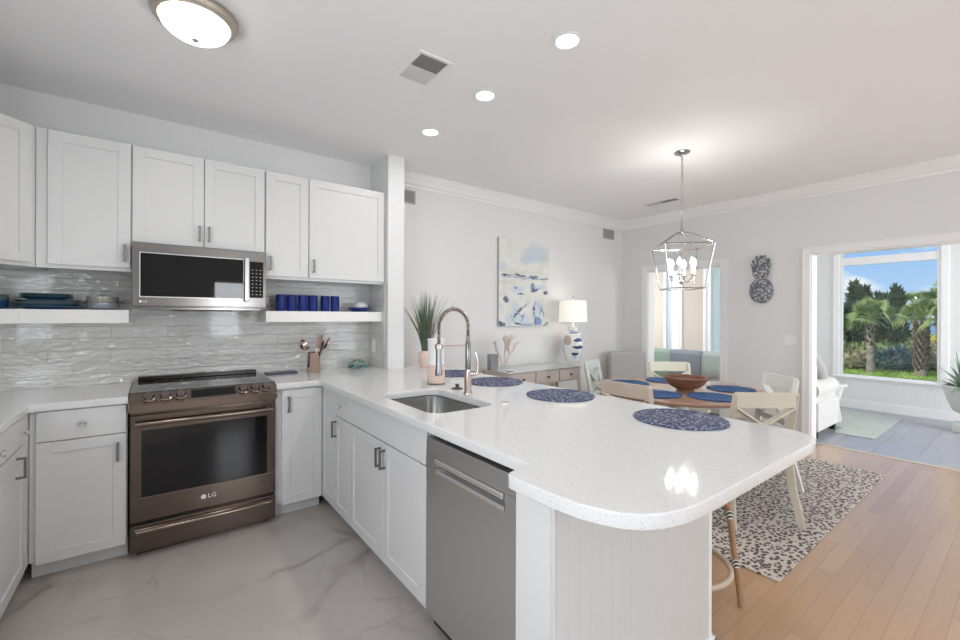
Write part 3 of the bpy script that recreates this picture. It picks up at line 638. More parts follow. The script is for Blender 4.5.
# hand soap / white and blush bottle on clear tray
t = thing('ceramic_bottle', (1.50, 2.47, ZT), 'white and blush tapered bottle on a clear tray behind the sink', 'bottle')
b = MB(); b.box((-.075, -.065, 0), (.075, .065, .006), .002).box((-.075, -.065, .006), (-.071, .065, .03)).box((.071, -.065, .006), (.075, .065, .03)); b.build('clear_tray', clear_m, t)
b = MB(); b.lathe([(0, .008), (.060, .008), (.062, .02), (.058, .13), (0, .13)], 28); b.build('blush_base', blush, t)
b = MB(); b.lathe([(0, .131), (.058, .131), (.055, .18), (.056, .285), (.059, .298), (.055, .302), (0, .30)], 28); b.build('white_body', mat('white_ceramic', (.86, .86, .85), .3), t)
# round woven placemats on the worktop
def placemat(name, r, h, m, label, loc, cat='placemat', group=None):
    t = MB(); pr = [(0, h*.8)]
    nr = 11
    for i in range(nr): 
        a_ = r*(i+.5)/nr; pr += [(a_, h), (r*(i+1)/nr-.0008, h*.72)]
    pr += [(r, h*.5), (r-.003, 0), (0, 0)]
    t.lathe(pr, 72, fn=lambda a_: 1+.012*math.sin(a_*36)+.006*math.sin(a_*7))
    o = t.build(name, m); o.location = loc; return tag(o, label, cat, group)
for (x, y), lb in zip(((1.855, .975), (1.850, 1.675), (1.865, 2.29), (1.865, 2.81)), ('nearest', 'second nearest', 'third nearest', 'farthest')):
    extra = {'nearest': 'blue and white speckled round woven placemat nearest the rounded end of the worktop', 'second nearest': 'speckled round woven placemat on the worktop, between faucet and rounded end', 'third nearest': 'speckled round woven placemat partly behind the faucet post', 'farthest': 'speckled round woven placemat behind the white bottle, farthest along the worktop'}[lb]
    placemat('placemat', .195, .008, mat_speck, extra, (x, y, ZT+.0005), group='speckled placemats on the peninsula')
# plant in blush pot
t = thing('potted_grass', (1.90, 3.30, ZT), 'spiky green grass plant in ribbed blush pot at the far end of the worktop', 'plant')
b = MB(); pr = [(0, 0), (.045, 0)]+[(.05+.018*math.sin(PI*i/8*.9), .01+.135*i/8) for i in range(9)]+[(.05, .148), (.045, .14), (0, .135)]; b.lathe(pr, 28); b.build('pot', blush, t)
b = MB()
for i in range(190):
    a_ = random.uniform(0, 2*PI); sp_ = abs(random.gauss(0, .45)); ln = random.uniform(.34, .57); r0 = random.uniform(0, .035); x0, y0 = r0*math.cos(a_), r0*math.sin(a_)
    pts = [Vector((x0+math.cos(a_)*ln*sp_*.45*(k/4)**1.5, y0+math.sin(a_)*ln*sp_*.45*(k/4)**1.5, .13+ln*(k/4)*(1-.16*sp_*(k/4)))) for k in range(5)]
    b.tube(pts, [.0028, .003, .0026, .0018, .0004], 4)
b.build('grass_blades', grass_dk, t)
# crock with utensils
t = thing('utensil_crock', (1.01, 3.56, ZT), 'shiny copper-toned cylindrical utensil crock on the worktop right of the range', 'crock')
b = MB(); b.lathe([(0, 0), (.048, 0), (.050, .004), (.050, .155), (.052, .158), (.047, .158), (.046, .01), (0, .01)], 32); b.build('crock_body', copper, t)
def utensil(name, kind, base, top, label, m=copper):
    b = MB(); base = Vector(base); top = Vector(top); d_ = (top-base).normalized(); b.tube([base, top], .005, 8)
    q = d_.to_track_quat('Z', 'Y').to_matrix().to_4x4(); mt = Matrix.Translation(top) @ q
    if kind == 'ladle': b.lathe([(0, -.036), (.026, -.03), (.045, -.008), (.048, .01), (.043, .01), (.022, -.024), (0, -.029)], 20, mtx=Matrix.Translation(top+Vector((0, -.01, .01))) @ Matrix.Rotation(.9, 4, 'Y') @ Matrix.Rotation(.6, 4, 'X'))
    if kind == 'spoon': b.ball((0, 0, 0), .042, (1, .22, 1.4), mtx=Matrix.Translation((0, 0, 0)) @ q); bmesh.ops.translate(b.bm, vec=top+d_*.03, verts=b.bm.verts[-42:])
    if kind == 'turner': b.box((-.045, -.002, 0), (.045, .002, .115), .0015, mtx=mt)
    tag(b.build(name, m), label, 'utensil', 'utensils in the copper crock')
c0 = Vector((1.01, 3.56, ZT+.012))
utensil('ladle', 'ladle', c0+Vector((.012, 0, 0)), (.93, 3.55, 1.125), 'copper ladle leaning left out of the utensil crock')
utensil('slotted_turner', 'turner', c0+Vector((-.01, .01, 0)), (1.045, 3.58, 1.10), 'flat copper turner standing tallest in the crock')
utensil('serving_spoon', 'spoon', c0+Vector((-.015, -.01, 0)), (1.095, 3.55, 1.115), 'copper serving spoon leaning right out of the crock')
utensil('dark_spoon', 'spoon', c0+Vector((.0, -.02, 0)), (1.055, 3.52, 1.09), 'dark spoon leaning at the front of the crock', mat('dark_metal', (.05, .04, .04), .3, .8))
# dark tray
o = MB().box((-.11, -.06, 0), (.11, .06, .014), .004); o = tag(o.build('tray', navy_m), 'flat navy rectangular slab lying on the worktop beside the range', 'tray'); o.location = (.775, 3.60, ZT)
# turtle figurine
t = thing('turtle_figurine', (1.395, 3.60, ZT), 'small teal and tan turtle figurine on the worktop corner', 'figurine', .2)
shell = mat('turtle_shell', (.4, .3, .2), .35); n = N(shell); n.base(n.ramp(n.vor(n.pos('obj'), 45), [(.0, (.62, .50, .36)), (.35, (.38, .26, .16)), (.6, (.06, .22, .22))]))
b = MB(); b.ball((0, 0, .042), .058, (1.2, .8, .66), 3); b.build('shell', shell, t)
tl = mat('turtle_skin', (.05, .24, .26), .35); b = MB(); b.ball((-.075, -.005, .04), .018, (1.3, .9, 1)); b.tube([(-.05, 0, .03), (-.07, -.004, .038)], .012, 8); b.build('head', shell, t)
for sx, sy in ((-1, -1), (-1, 1), (1, -1), (1, 1)):
    b = MB(); b.tube([(sx*.035, sy*.025, .025), (sx*.058, sy*.043, .014), (sx*.068, sy*.048, .006)], [.014, .011, .006], 8); b.build('flipper', tl, t)
# blue glasses
def lathe_obj(name, prof, m, label, cat, loc, group=None, seg=28):
    b = MB(); b.lathe(prof, seg); o = b.build(name, m); o.location = loc; return tag(o, label, cat, group)
gl_prof = [(0, 0), (.033, 0), (.036, .004), (.0365, .125), (.038, .128), (.0345, .128), (.033, .012), (0, .012)]
ords = ['leftmost', 'second from left', 'third from left', 'fourth from left', 'second from right', 'rightmost']
g0 = lathe_obj('blue_glass', gl_prof, cobalt, 'cobalt blue drinking glass, leftmost of six on the shelf', 'glass', (.768, 3.58, 1.4025), 'cobalt blue glasses on the right shelf')
for x, wd in zip((.846, .930, 1.008, 1.106, 1.186), ords[1:]): dup(g0, (x, 3.58, 1.4025), label='cobalt blue drinking glass, %s of six on the shelf' % wd)
lathe_obj('shallow_dish', [(0, 0), (.06, 0), (.075, .006), (.105, .030), (.110, .036), (.104, .036), (.07, .012), (0, .010)], cobalt, 'shallow cobalt blue dish holding a white sea-urchin ball on the right shelf', 'dish', (1.40, 3.58, 1.4025))
t = MB(); t.ball((0, 0, .034), .038, (1.5, 1.1, .95), 3, jit=.09); cm = mat('urchin_white', (.75, .74, .70), .7); n = N(cm); n.base(n.ramp(n.vor(n.pos('obj'), 60), [(.0, G(.15)), (.3, G(.8))])); o = t.build('coral_ornament', cm); o.location = (1.41, 3.58, 1.414); tag(o, 'white pierced shell ornament sitting in the blue dish', 'ornament')
# plates and bowls
teal = mat('glaze_teal', (.10, .19, .20), .15, coat=.6); blueg = mat('glaze_blue', (.02, .09, .22), .15, coat=.6); greyg = mat('glaze_greyblue', (.25, .28, .32), .2, coat=.5); oliveg = mat('glaze_olive', (.30, .31, .27), .2, coat=.5)
def plate(r, h, m, label, z, x, y, grp): return lathe_obj('plate', [(0, 0), (r*.6, 0), (r*.66, .004), (r*.97, h-.004), (r, h), (r*.96, h+.001), (r*.62, .009), (0, .008)], m, label, 'plate', (x, y, z), grp, 40)
z = 1.4005; labs = ['lowest', 'second from the bottom', 'third from the bottom', 'top large one']
for i in range(4):
    plate(.155, .020, (blueg, teal, greyg, teal)[i], 'large glazed dinner plate, %s in the plate stack' % ('lowest', 'second from bottom', 'third from bottom', 'topmost large one')[i], z, -.52, 3.60, 'glazed dinner plates on the left shelf'); z += .0115
z += .009
for i in range(3):
    plate(.118, .016, (blueg, teal, teal)[i], 'smaller glazed plate, %s of three on the plate stack' % ('lowest', 'middle', 'topmost')[i], z, -.525, 3.60, 'small glazed plates on the left shelf'); z += .0105
def bowl(m, label, x, z, y=3.60, r=.08, h=.045): return lathe_obj('bowl', [(0, 0), (r*.7, 0), (r*.94, .008), (r, h*.5), (r*.99, h), (r*.94, h), (r*.9, .012), (0, .008)], m, label, 'bowl', (x, y, z), 'glazed bowls on the left shelf', 36)
bowl(greyg, 'grey-blue glazed bowl, lower of the two near the microwave', -.272, 1.4005); bowl(oliveg, 'olive-grey glazed bowl, upper of the two near the microwave', -.272, 1.4265+.0005+.001+.011)
bowl(blueg, 'deep blue bowl, lower of the stack at the left picture edge', -.775, 1.4005, r=.095); bowl(teal, 'teal bowl, upper of the stack at the left picture edge', -.775, 1.439, r=.095)
# outlets / switches
def plate_sw(name, loc, rz, label, toggles=1, kind='switch'):
    t = thing(name, loc, label, 'switch' if kind == 'switch' else 'outlet', rz); w_ = .036+.023*(toggles-1)
    b = MB(); b.box((-w_, -.006, -.058), (w_, 0, .058), .002); b.build('cover_plate', white_pl, t)
    for k in range(toggles):
        x = (k-(toggles-1)/2)*.046; b = MB(); b.box((x-.016, -.009, -.033), (x+.016, -.005, .033), .0015); b.build('rocker' if kind == 'switch' else 'socket', trim_m, t)
plate_sw('light_switch', (XR-.001, 1.65, 1.125), -PI/2+0, 'white double rocker light switch on the wall left of the sunroom opening', 2)
plate_sw('outlet', (1.551, 3.62, 1.10), -PI/2, 'white outlet on the tiled side of the wall end', 1, 'outlet')

# ================================================================== CEILING
def recessed(loc, label):
    t = thing('recessed_light', loc, label, 'ceiling light', group='recessed ceiling lights')
    b = MB(); b.lathe([(.056, 0), (.074, -.002), (.076, -.006), (.072, -.009), (.058, -.007), (.052, .0), (.056, 0)], 32); b.build('trim_ring', trim_m, t)
    b = MB(); b.lathe([(0, -.0015), (.057, -.0015), (.057, -.0005), (0, -.0005)], 32); b.build('lens', glow, t)
    light('recessed_lamp', 'AREA', (loc[0], loc[1], loc[2]-.012), L_CAN, (1, .955, .90), .09, shape='DISK')
for y, lb in ((1.43, 'nearest'), (2.095, 'middle'), (2.76, 'farthest')): recessed((1.62, y, 2.74), 'round white recessed ceiling light, %s of the three in the row' % lb)
light('recessed_lamp', 'AREA', (1.62, -.6, 2.728), L_CAN, (1, .955, .90), .09, shape='DISK'); light('recessed_lamp', 'AREA', (1.62, -1.8, 2.728), L_CAN, (1, .955, .90), .09, shape='DISK')
t = thing('dome_ceiling_light', (.135, 2.33, 2.74), 'flush dome ceiling light with bronze rim and white glass', 'ceiling light')
b = MB(); b.lathe([(0, 0), (.162, 0), (.170, -.012), (.170, -.024), (.160, -.040), (.140, -.046), (.135, -.04), (.13, 0)], 56); b.build('rim', ring_m, t)
b = MB(); b.lathe([(.138, -.040)]+[(.138*math.cos(PI/2*i/10), -.040-.077*math.sin(PI/2*i/10)) for i in range(1, 10)]+[(0, -.117)], 48); b.build('glass_dome', dome_glow, t)
b = MB(); b.lathe([(0, -.115), (.012, -.116), (.014, -.122), (.006, -.130), (0, -.132)], 16); b.build('finial', ring_m, t)
dl = light('dome_lamp', 'SPOT', (.135, 2.33, 2.60), L_DOME, (1, .955, .90), .09); dl.data.spot_size = math.radians(172); dl.data.spot_blend = .6
def vent(name, loc, w_, h_, rot, label, split=True, n_=9, thk=.006):
    t = thing(name, loc, label, 'vent'); t.rotation_euler = rot   # local: faces +z
    f = .018; b = MB(); b.box((-w_/2, -h_/2, 0), (w_/2, -h_/2+f, thk)).box((-w_/2, h_/2-f, 0), (w_/2, h_/2, thk)).box((-w_/2, -h_/2+f, 0), (-w_/2+f, h_/2-f, thk)).box((w_/2-f, -h_/2+f, 0), (w_/2, h_/2-f, thk)); b.build('vent_frame', trim_m if split else grey_vent, t)
    b = MB(); b.box((-w_/2+f, -h_/2+f, .0), (w_/2-f, h_/2-f, .001)); b.build('duct_backing', vent_dark, t)
    b = MB()
    for i in range(n_):
        y = -h_/2+f+(h_-2*f)*(i+.5)/n_; tl_ = .6 if (not split or y > 0) else -.6
        b.box((-w_/2+f, -.007, -.0006), (w_/2-f, .007, .0006), mtx=Matrix.Translation((0, y, .005)) @ Matrix.Rotation(tl_, 4, 'X'))
    b.build('louver', mat('louver_white', (.6, .6, .6), .5) if split else grey_vent, t)
vent('ceiling_vent', (1.175, 2.08, 2.74), .20, .285, (PI, 0, 0), 'white rectangular ceiling air vent beside the recessed lights', n_=18)
vent('ceiling_vent', (4.80, 2.75, 2.74), .14, .42, (PI, 0, PI/4*0), 'small ceiling air vent near the chandelier', n_=18)
vent('wall_vent', (5.12, YB, 2.54), .25, .14, (PI/2, 0, 0), 'grey wall grille high in the far dining corner', split=False)
vent('wall_vent', (1.90, YB, 2.53), .25, .13, (PI/2, 0, 0), 'grey wall grille beside the white wall end', split=False)

# ================================================================== DINING
tag(MB().box((2.56, .82, 0), (5.03, 3.02, .010), .003).build('area_rug', leopard), 'white area rug with dark leopard spots under the dining table', 'rug')
TC = Vector((3.62, 1.92, 0)); TZ = .75
t = thing('dining_table', (TC.x, TC.y, .010), 'round brown wooden dining table with blue placemats', 'table')
b = MB(); b.lathe([(0, TZ-.045), (.66, TZ-.045), (.685, TZ-.035), (.69, TZ-.02), (.685, TZ-.012), (0, TZ-.010)], 72); b.build('tabletop', table_wood, t)
b = MB(); b.lathe([(0, .03), (.30, .03), (.31, .045), (.26, .07), (.10, .11), (.075, .18), (.07, .35), (.10, .50), (.075, .60), (.12, .66), (.30, .70), (0, .70)], 36); b.build('pedestal', white_wood, t)
b = MB()
for k in range(4):
    a_ = PI/4+k*PI/2; b.tube([(.1*math.cos(a_), .1*math.sin(a_), .09), (.28*math.cos(a_), .28*math.sin(a_), .06), (.36*math.cos(a_), .36*math.sin(a_), .022)], [.035, .03, .02], 10)
b.build('pedestal_foot', white_wood, t)
for a_, lb in ((106, 'round denim-blue woven placemat on the far left of the dining table, before the grey chair'), (187, 'round denim-blue woven placemat on the dining table, behind the left cream chair back'), (243, 'round denim-blue woven placemat half hidden by the right cream chair back'), (315, 'round denim-blue woven placemat at the right end of the dining table'), (42, 'round denim-blue woven placemat at the back of the table behind the bowl')):
    placemat('placemat', .185, .007, mat_denim, lb, (TC.x+.43*math.cos(math.radians(a_)), TC.y+.43*math.sin(math.radians(a_)), TZ+.0005), group='denim-blue placemats on the dining table')
# woven bowl
t = thing('woven_bowl', (3.57, 1.83, TZ), 'brown woven rattan bowl in the middle of the dining table', 'bowl')
prf = [(.060, .004), (.062, .014), (.105, .034), (.138, .058), (.156, .084), (.165, .106)]
b = MB()
for i, (r, z_) in enumerate(prf+[(.083, .024), (.123, .046), (.149, .071), (.161, .095)]): b.tube([(r*math.cos(2*PI*k/40), r*math.sin(2*PI*k/40), z_) for k in range(40)], .0065 if r < .16 else .009, 6, closed=True)
b.build('woven_rings', mat('rattan_brown', (.20, .085, .045), .45), t)
b = MB()
for k in range(44):
    for d_ in (-1, 1): b.tube([(r*math.cos(2*PI*k/44+d_*i*.06), r*math.sin(2*PI*k/44+d_*i*.06), z_) for i, (r, z_) in enumerate(prf)], .0045, 4)
b.lathe([(0, .001), (.07, .001), (.07, .008), (0, .008)], 24); b.build('woven_ribs', mat('rattan_tan', (.36, .19, .10), .5), t)

# X-back chair (local: seat faces -Y? front toward +Y (table), back at y=0)
def xchair(name, m, label, loc, rz):
    t = thing(name, loc, label, 'chair', rz, 'cross-back chairs around the dining table')
    b = MB(); b.prism([(-.21, .03), (.21, .03), (.235, .43), (.19, .47), (-.19, .47), (-.235, .43)], .44, .468); b.build('seat', mat('seat_cushion_grey', (.40, .43, .42), .8) if m is cream_wood else m, t)
    b = MB(); b.box((-.20, .05, .385), (.20, .07, .44)).box((-.21, .42, .385), (.21, .44, .44)).box((-.215, .05, .385), (-.195, .44, .44)).box((.195, .05, .385), (.215, .44, .44)); b.build('apron', m, t)
    for sx in (-1, 1):
        b = MB(); b.tube([(sx*.19, .425, .44), (sx*.205, .45, 0)], [.024, .016], 4); b.build('front_leg', m, t, False)
        pts = [(sx*.225, -.055, 0), (sx*.205, .01, .25), (sx*.20, .035, .44), (sx*.198, .02, .60), (sx*.198, -.035, .86)]
        b = MB()
        for (p, q, w0, w1) in zip(pts, pts[1:], (.030, .038, .042, .038), (.038, .042, .038, .032)):
            pass
        b.tube(pts, [.026, .031, .031, .027, .023], 4); b.build('back_post', m, t, False)
    b = MB()   # curved top rail, seen edge-on thick 22 mm
    def rail(z0, z1, yb, bow, th=.02):
        n_ = 10; q = []
        for i in range(n_+1):
            f = i/n_; x = -.205+.41*f; y = yb-bow*math.sin(PI*f); q.append([b.bm.verts.new((x, y-th/2, z0)), b.bm.verts.new((x, y+th/2, z0)), b.bm.verts.new((x, y+th/2-.008, z1)), b.bm.verts.new((x, y-th/2-.008, z1))])
        for a_, c_ in zip(q, q[1:]):
            for k in range(4): b.bm.faces.new((a_[k], a_[(k+1) % 4], c_[(k+1) % 4], c_[k]))
        b.bm.faces.new(q[0][::-1]); b.bm.faces.new(q[-1])
    rail(.775, .875, -.028, .018); b.build('top_rail', m, t)
    b = MB()
    def strip(p0, p1, w_=.055, th=.014):
        p0 = Vector(p0); p1 = Vector(p1); d_ = (p1-p0); L_ = d_.length; q = d_.to_track_quat('X', 'Y').to_matrix().to_4x4(); b.box((0, -th/2, -w_/2), (L_, th/2, w_/2), .003, mtx=Matrix.Translation(p0) @ q)
    strip((-.195, -.022, .775), (.195, .018, .52)); strip((.195, -.020, .775), (-.195, .020, .52)); b.box((-.2, .022, .50), (.2, .04, .545), .004); b.build('cross_back', m, t)
    return t
def chair_at(rail_c, out_ang, m, label):
    a_ = math.radians(out_ang); rz = a_+PI/2   # local -Y = outward
    out = Vector((math.cos(a_), math.sin(a_), 0)); loc = Vector((rail_c[0], rail_c[1], .010))-out*.035
    return xchair('dining_chair', m, label, loc, rz)
grey_cream = woodm('tan_wood', (.58, .49, .41), (.68, .60, .52), (3, 3, 12))
chair_at((2.745, 1.86), 180, grey_cream, 'whitewashed cross-back dining chair at the left, its back toward the worktop')
chair_at((3.14, 1.08), 234, cream_wood, 'cream cross-back dining chair at the right front, with the most visible cross')
chair_at((4.14, 1.32), -41, white_wood, 'off-white cross-back dining chair at the right rear, in front of the wall switch')
chair_at((4.40, 2.44), 48, mat('cream_paint', (.70, .70, .58), .45), 'cream cross-back dining chair behind the woven bowl')
chair_at((3.86, 3.04), 110, mat('aqua_wash', (.60, .66, .63), .5), 'pale cross-back dining chair at the far left, beside the console table')
# grey upholstered chair in the corner
t = thing('upholstered_chair', (5.02, 3.30, 0), 'grey upholstered armless chair standing in the dining corner', 'chair', math.radians(-38))
b = MB(); b.box((-.235, .14, .30), (.235, .26, .895), .03, seg=4); b.build('backrest', chair_f, t)
b = MB(); b.box((-.235, -.30, .28), (.235, .18, .47), .03, seg=4); b.build('seat', chair_f, t)
for sx in (-.21, .21):
    for sy in (-.26, .2): MB().cyl((sx, sy, 0), (sx, sy, .29), .014, .02, 10).build('leg', mat('dark_wood', (.10, .06, .04), .4), t)
b = MB(); b.ball((0, .133, .83), .016, (1, .5, 1)); b.build('tuft_button', chair_f, t)

# console table
t = thing('console_table', (3.44, 3.51, 0), 'grey-washed console table with three drawers and glass top under the painting', 'console table')
w2, d2, hz = .57, .20, .79
b = MB(); b.box((-w2-.01, -d2-.01, hz-.012), (w2+.01, d2+.01, hz), .003); b.build('glass_top', glasstop, t)
b = MB(); b.box((-w2, -d2+.01, hz-.165), (w2, d2, hz-.012)); b.build('drawer_case', grey_wood, t)
for k in range(3):
    x0 = -w2+.03+k*.372; b = MB(); b.box((x0, -d2-.004, hz-.15), (x0+.35, -d2+.012, hz-.025), .003); dd = b.build('drawer', woodm('lattice_grey', (.46, .40, .36), (.60, .54, .50), (40, 3, 40)), t)
    b = MB(); b.lathe([(0, 0), (.006, 0), (.006, .01), (.013, .016), (.010, .024), (0, .026)], 14, mtx=Matrix.Translation((x0+.175, -d2-.004, hz-.088)) @ FR); b.build('drawer_knob', mat('dark_bronze', (.10, .07, .06), .4, .8), dd)
for sx in (-1, 1):
    for sy in (-1, 1):
        b = MB(); b.tube([(sx*(w2-.025), sy*(d2-.025), hz-.013), (sx*(w2+.045), sy*(d2-.01), 0)], [.03, .019], 4); b.build('leg', grey_wood, t, False)
b = MB(); b.box((-w2, -d2+.04, .16), (w2, d2-.04, .185), .003); b.build('lower_shelf', grey_wood, t)
CZ = .79
# coral ornament, grey box, dish
t = thing('coral_ornament', (2.985, 3.50, CZ), 'tan branching coral sculpture on clear base on the console table', 'ornament')
b = MB(); b.box((-.05, -.04, 0), (.05, .04, .05), .004); b.build('clear_base', clear_m, t)
b = MB()
def branch(p, d_, L_, r, lev):
    q = p+d_*L_; mid = p.lerp(q, .5)+Vector((random.uniform(-.01, .01),)*3); b.tube([p, mid, q], [r, r*.85, r*.7], 6)
    if lev == 0: b.ball(q, r*.8, sub=1); return
    for s_ in range(random.choice((2, 3))):
        nd = (d_+Vector((random.uniform(-.75, .75), random.uniform(-.4, .4), random.uniform(-.05, .5)))).normalized(); branch(q, nd, L_*random.uniform(.6, .85), r*.72, lev-1)
for dx in (-.45, 0, .4): branch(Vector((dx*.04, 0, .045)), Vector((dx, 0, 1)).normalized(), .12, .012, 3)
b.build('coral_branches', coral_m, t)
t = MB(); t.box((-.05, -.035, 0), (.05, .035, .17), .003); gm = mat('woven_grey_box', (.27, .29, .30), .7); n = N(gm); n.bump(n.vor(n.pos('obj'), 120), .5, .004); o = t.build('storage_box', gm); o.location = (2.885, 3.58, CZ); tag(o, 'small dark grey textured box at the left end of the console table', 'box')
lathe_obj('trinket_dish', [(0, 0), (.035, 0), (.055, .014), (.05, .014), (.03, .004), (0, .004)], MATS['white_ceramic'], 'small white trinket dish on the front of the console table', 'dish', (2.955, 3.37, CZ))
# table lamp
t = thing('table_lamp', (4.085, 3.50, CZ), 'white and blue fish-patterned jar table lamp with lit white drum shade', 'lamp')
jar = mat('lamp_jar', (.8, .8, .78), .12, coat=.6); n = N(jar); s = n.sep(n.pos('obj'))
# project on the side that faces the room: u along the room-side tangent
u_ = n.math('ADD', n.math('MULTIPLY', s[0], .80), n.math('MULTIPLY', s[1], -.60)); z_ = s[2]; wob = n.math('MULTIPLY', n.math('SUBTRACT', n.noise(n.pos('obj'), 18, 2), .5), .03)
colr = n.mix(n.ramp(n.noise(n.pos('obj'), 9, 3, .5, 1), [(.52, G(0)), (.64, G(.55))]), (.80, .80, .78), (.28, .38, .58))
for (cu_, cz_, ru, rz_, cl_) in ((.035, .05, .055, .026, (.03, .06, .20)), (.03, -.035, .07, .020, (.03, .06, .20)), (-.0, -.115, .045, .020, (.03, .06, .20)), (.0, .14, .06, .01, (.10, .18, .40)), (-.085, .05, .04, .06, (.52, .42, .37)), (.0, .16, .07, .006, (.10, .18, .40))):
    d1 = n.math('POWER', n.math('DIVIDE', n.math('ADD', n.math('SUBTRACT', u_, cu_), wob), ru), 2); d2_ = n.math('POWER', n.math('DIVIDE', n.math('SUBTRACT', n.math('ADD', z_, wob), cz_), rz_), 2)
    f = n.math('LESS_THAN', n.math('ADD', d1, d2_), 1); colr = n.mix(f, colr, cl_)
n.base(colr)
b = MB(); pr = [(0, .03), (.075, .03), (.085, .05), (.11, .11), (.135, .20), (.142, .27), (.13, .33), (.10, .375), (.062, .40), (.058, .44), (.064, .45), (.05, .455), (0, .455)]; b.lathe(pr, 40); b.build('jar_body', jar, t)
b = MB(); b.box((-.065, -.065, 0), (.065, .065, .03), .004); b.build('acrylic_base', clear_m, t)
b = MB(); b.cyl((0, 0, .455), (0, 0, .80), .006); b.ball((0, 0, .815), .012); b.lathe([(.0, .795), (.03, .797), (0, .80)], 16); b.build('stem_finial', chrome, t)
b = MB(); b.lathe([(.172, .515), (.160, .77), (.158, .77), (.170, .515), (.172, .515)], 48); b.build('lamp_shade', shade_glow, t)
light('table_lamp_bulb', 'POINT', (4.085, 3.50, 1.45), L_TABLE, (1, .90, .76), .05)
# painting
def painting():
    m = mat('painting', (.8, .8, .78), .7); n = N(m); s = n.sep(n.pos('obj')); U = s[0]; V = s[2]; P = n.pos('obj')
    W_, H_ = .81, 1.01
    wx = n.math('MULTIPLY', n.math('SUBTRACT', n.noise(P, 9, 5, .65), .5), .16); wz = n.math('MULTIPLY', n.math('SUBTRACT', n.noise(n.mapping(P, (1, 1, 1), (5, 5, 5)), 11, 5, .65), .5), .10)
    u = n.math('ADD', U, wx); v = n.math('ADD', V, wz)
    col = n.ramp(n.noise(P, 5, 4), [(.35, (.66, .66, .62)), (.55, (.76, .76, .73)), (.7, (.62, .67, .69))])
    NAVY = (.03, .06, .15); BL = (.16, .30, .55); LB = (.44, .56, .70); BG = (.60, .58, .52)
    blobs = [(.75, .86, .30, .10, 0, (.42, .54, .66)), (.55, .78, .16, .05, 0, LB), (.06, .68, .07, .06, 0, LB), (.35, .625, .5, .02, 0, (.62, .64, .58)),
             (.14, .585, .12, .010, 0, NAVY), (.40, .59, .13, .013, 0, NAVY), (.68, .585, .10, .016, 0, (.05, .12, .25)), (.92, .57, .10, .009, 0, NAVY), (.5, .565, .5, .006, 0, BL),
             (.1, .50, .22, .03, 0, BG), (.33, .43, .14, .045, 0, LB), (.30, .45, .05, .02, 0, BL), (.66, .455, .055, .05, 0, (.05, .12, .32)), (.72, .42, .10, .016, .3, NAVY), (.92, .40, .055, .028, 0, NAVY), (.40, .365, .08, .010, 0, NAVY), (.80, .46, .16, .03, 0, LB),
             (.12, .31, .045, .04, 0, (.05, .08, .2)), (.30, .17, .08, .12, 0, LB), (.36, .16, .12, .012, .9, NAVY), (.40, .13, .11, .010, -.8, BL), (.46, .22, .10, .008, .7, NAVY),
             (.75, .19, .11, .12, 0, (.45, .58, .74)), (.68, .2, .012, .10, -.3, NAVY), (.79, .2, .010, .10, .3, BL), (.86, .17, .012, .08, .5, NAVY), (.18, .08, .09, .07, 0, (.50, .62, .75)), (.45, .06, .14, .075, 0, (.52, .62, .74)), (.45, .10, .02, .07, -.5, BL), (.75, .05, .08, .05, 0, BL), (.70, .05, .012, .09, 0, NAVY), (.04, .025, .05, .03, 0, NAVY), (.28, .07, .01, .08, .5, BL), (.92, .02, .09, .012, .2, NAVY), (.55, .02, .2, .008, 0, BL), (.36, .02, .06, .012, 0, NAVY)]
    for cx, cz, rx, rz_, an, cl_ in blobs:
        dx = n.math('SUBTRACT', u, (cx-.5)*W_); dz = n.math('SUBTRACT', v, (cz-.5)*H_)
        ca, sa = math.cos(an), math.sin(an)
        a_ = n.math('ADD', n.math('MULTIPLY', dx, ca/(rx*W_)), n.math('MULTIPLY', dz, sa/(rx*W_))); b_ = n.math('ADD', n.math('MULTIPLY', dx, -sa/(rz_*H_)), n.math('MULTIPLY', dz, ca/(rz_*H_)))
        d_ = n.math('ADD', n.math('MULTIPLY', a_, a_), n.math('MULTIPLY', b_, b_))
        soft = min(cl_) > .2; f = n.math('MULTIPLY', n.math('SUBTRACT', 1.5 if soft else 1.15, d_, 0, True), .8 if soft else 2.0, 0, True); col = n.mix(n.math('MULTIPLY', f, .62 if soft else .88), col, cl_)
    n.base(col); return m
t = thing('painting', (3.485, 3.72, 1.76), 'large blue and white abstract beach canvas hanging above the console', 'painting')
b = MB(); b.box((-.405, -.004, -.505), (.405, .018, .505), .002); b.build('canvas', painting(), t)
b = MB(); b.box((-.40, -.002, -.51), (.40, .015, -.505)).box((-.409, -.003, -.507), (-.4052, .018, .507)); b.build('canvas_edge', mat('canvas_edge', (.40, .41, .42), .7), t)
# pineapple shell wall art
t = thing('pineapple_wall_art', (XR-.012, 1.922, 1.80), 'silvery mosaic pineapple wall decoration between the two openings', 'wall art', -PI/2)
shl = mat('shell_mosaic', (.5, .5, .5), .35); n = N(shl); n.base(n.ramp(n.vor(n.pos('obj'), 38, 'F1'), [(0, (.80, .80, .79)), (.3, (.42, .43, .45)), (.6, (.12, .13, .16))]))
b = MB(); b.ball((0, -.012, -.13), .115, (1.05, .26, 1.25), 3); 
random.seed(3)
for k in range(46):
    a_ = k*2.4; r = .112*math.sqrt(k/46); b.ball((r*math.cos(a_), -.036+.02*(r/.112), -.13+1.2*r*math.sin(a_)), .019, (1, .6, 1), 1)
b.build('fruit_body', shl, t)
b = MB()
for row, (zz, wd, cnt) in enumerate(((.02, .055, 4), (.06, .075, 5), (.105, .088, 5), (.15, .095, 6), (.195, .085, 5), (.235, .05, 3))):
    for k in range(cnt):
        x = -wd+2*wd*(k+.5)/cnt; b.ball((x, -.018-.006*(row % 2), zz), .024, (1, .5, 1.35), 2, mtx=Matrix.Rotation(x*5, 4, 'Y'))
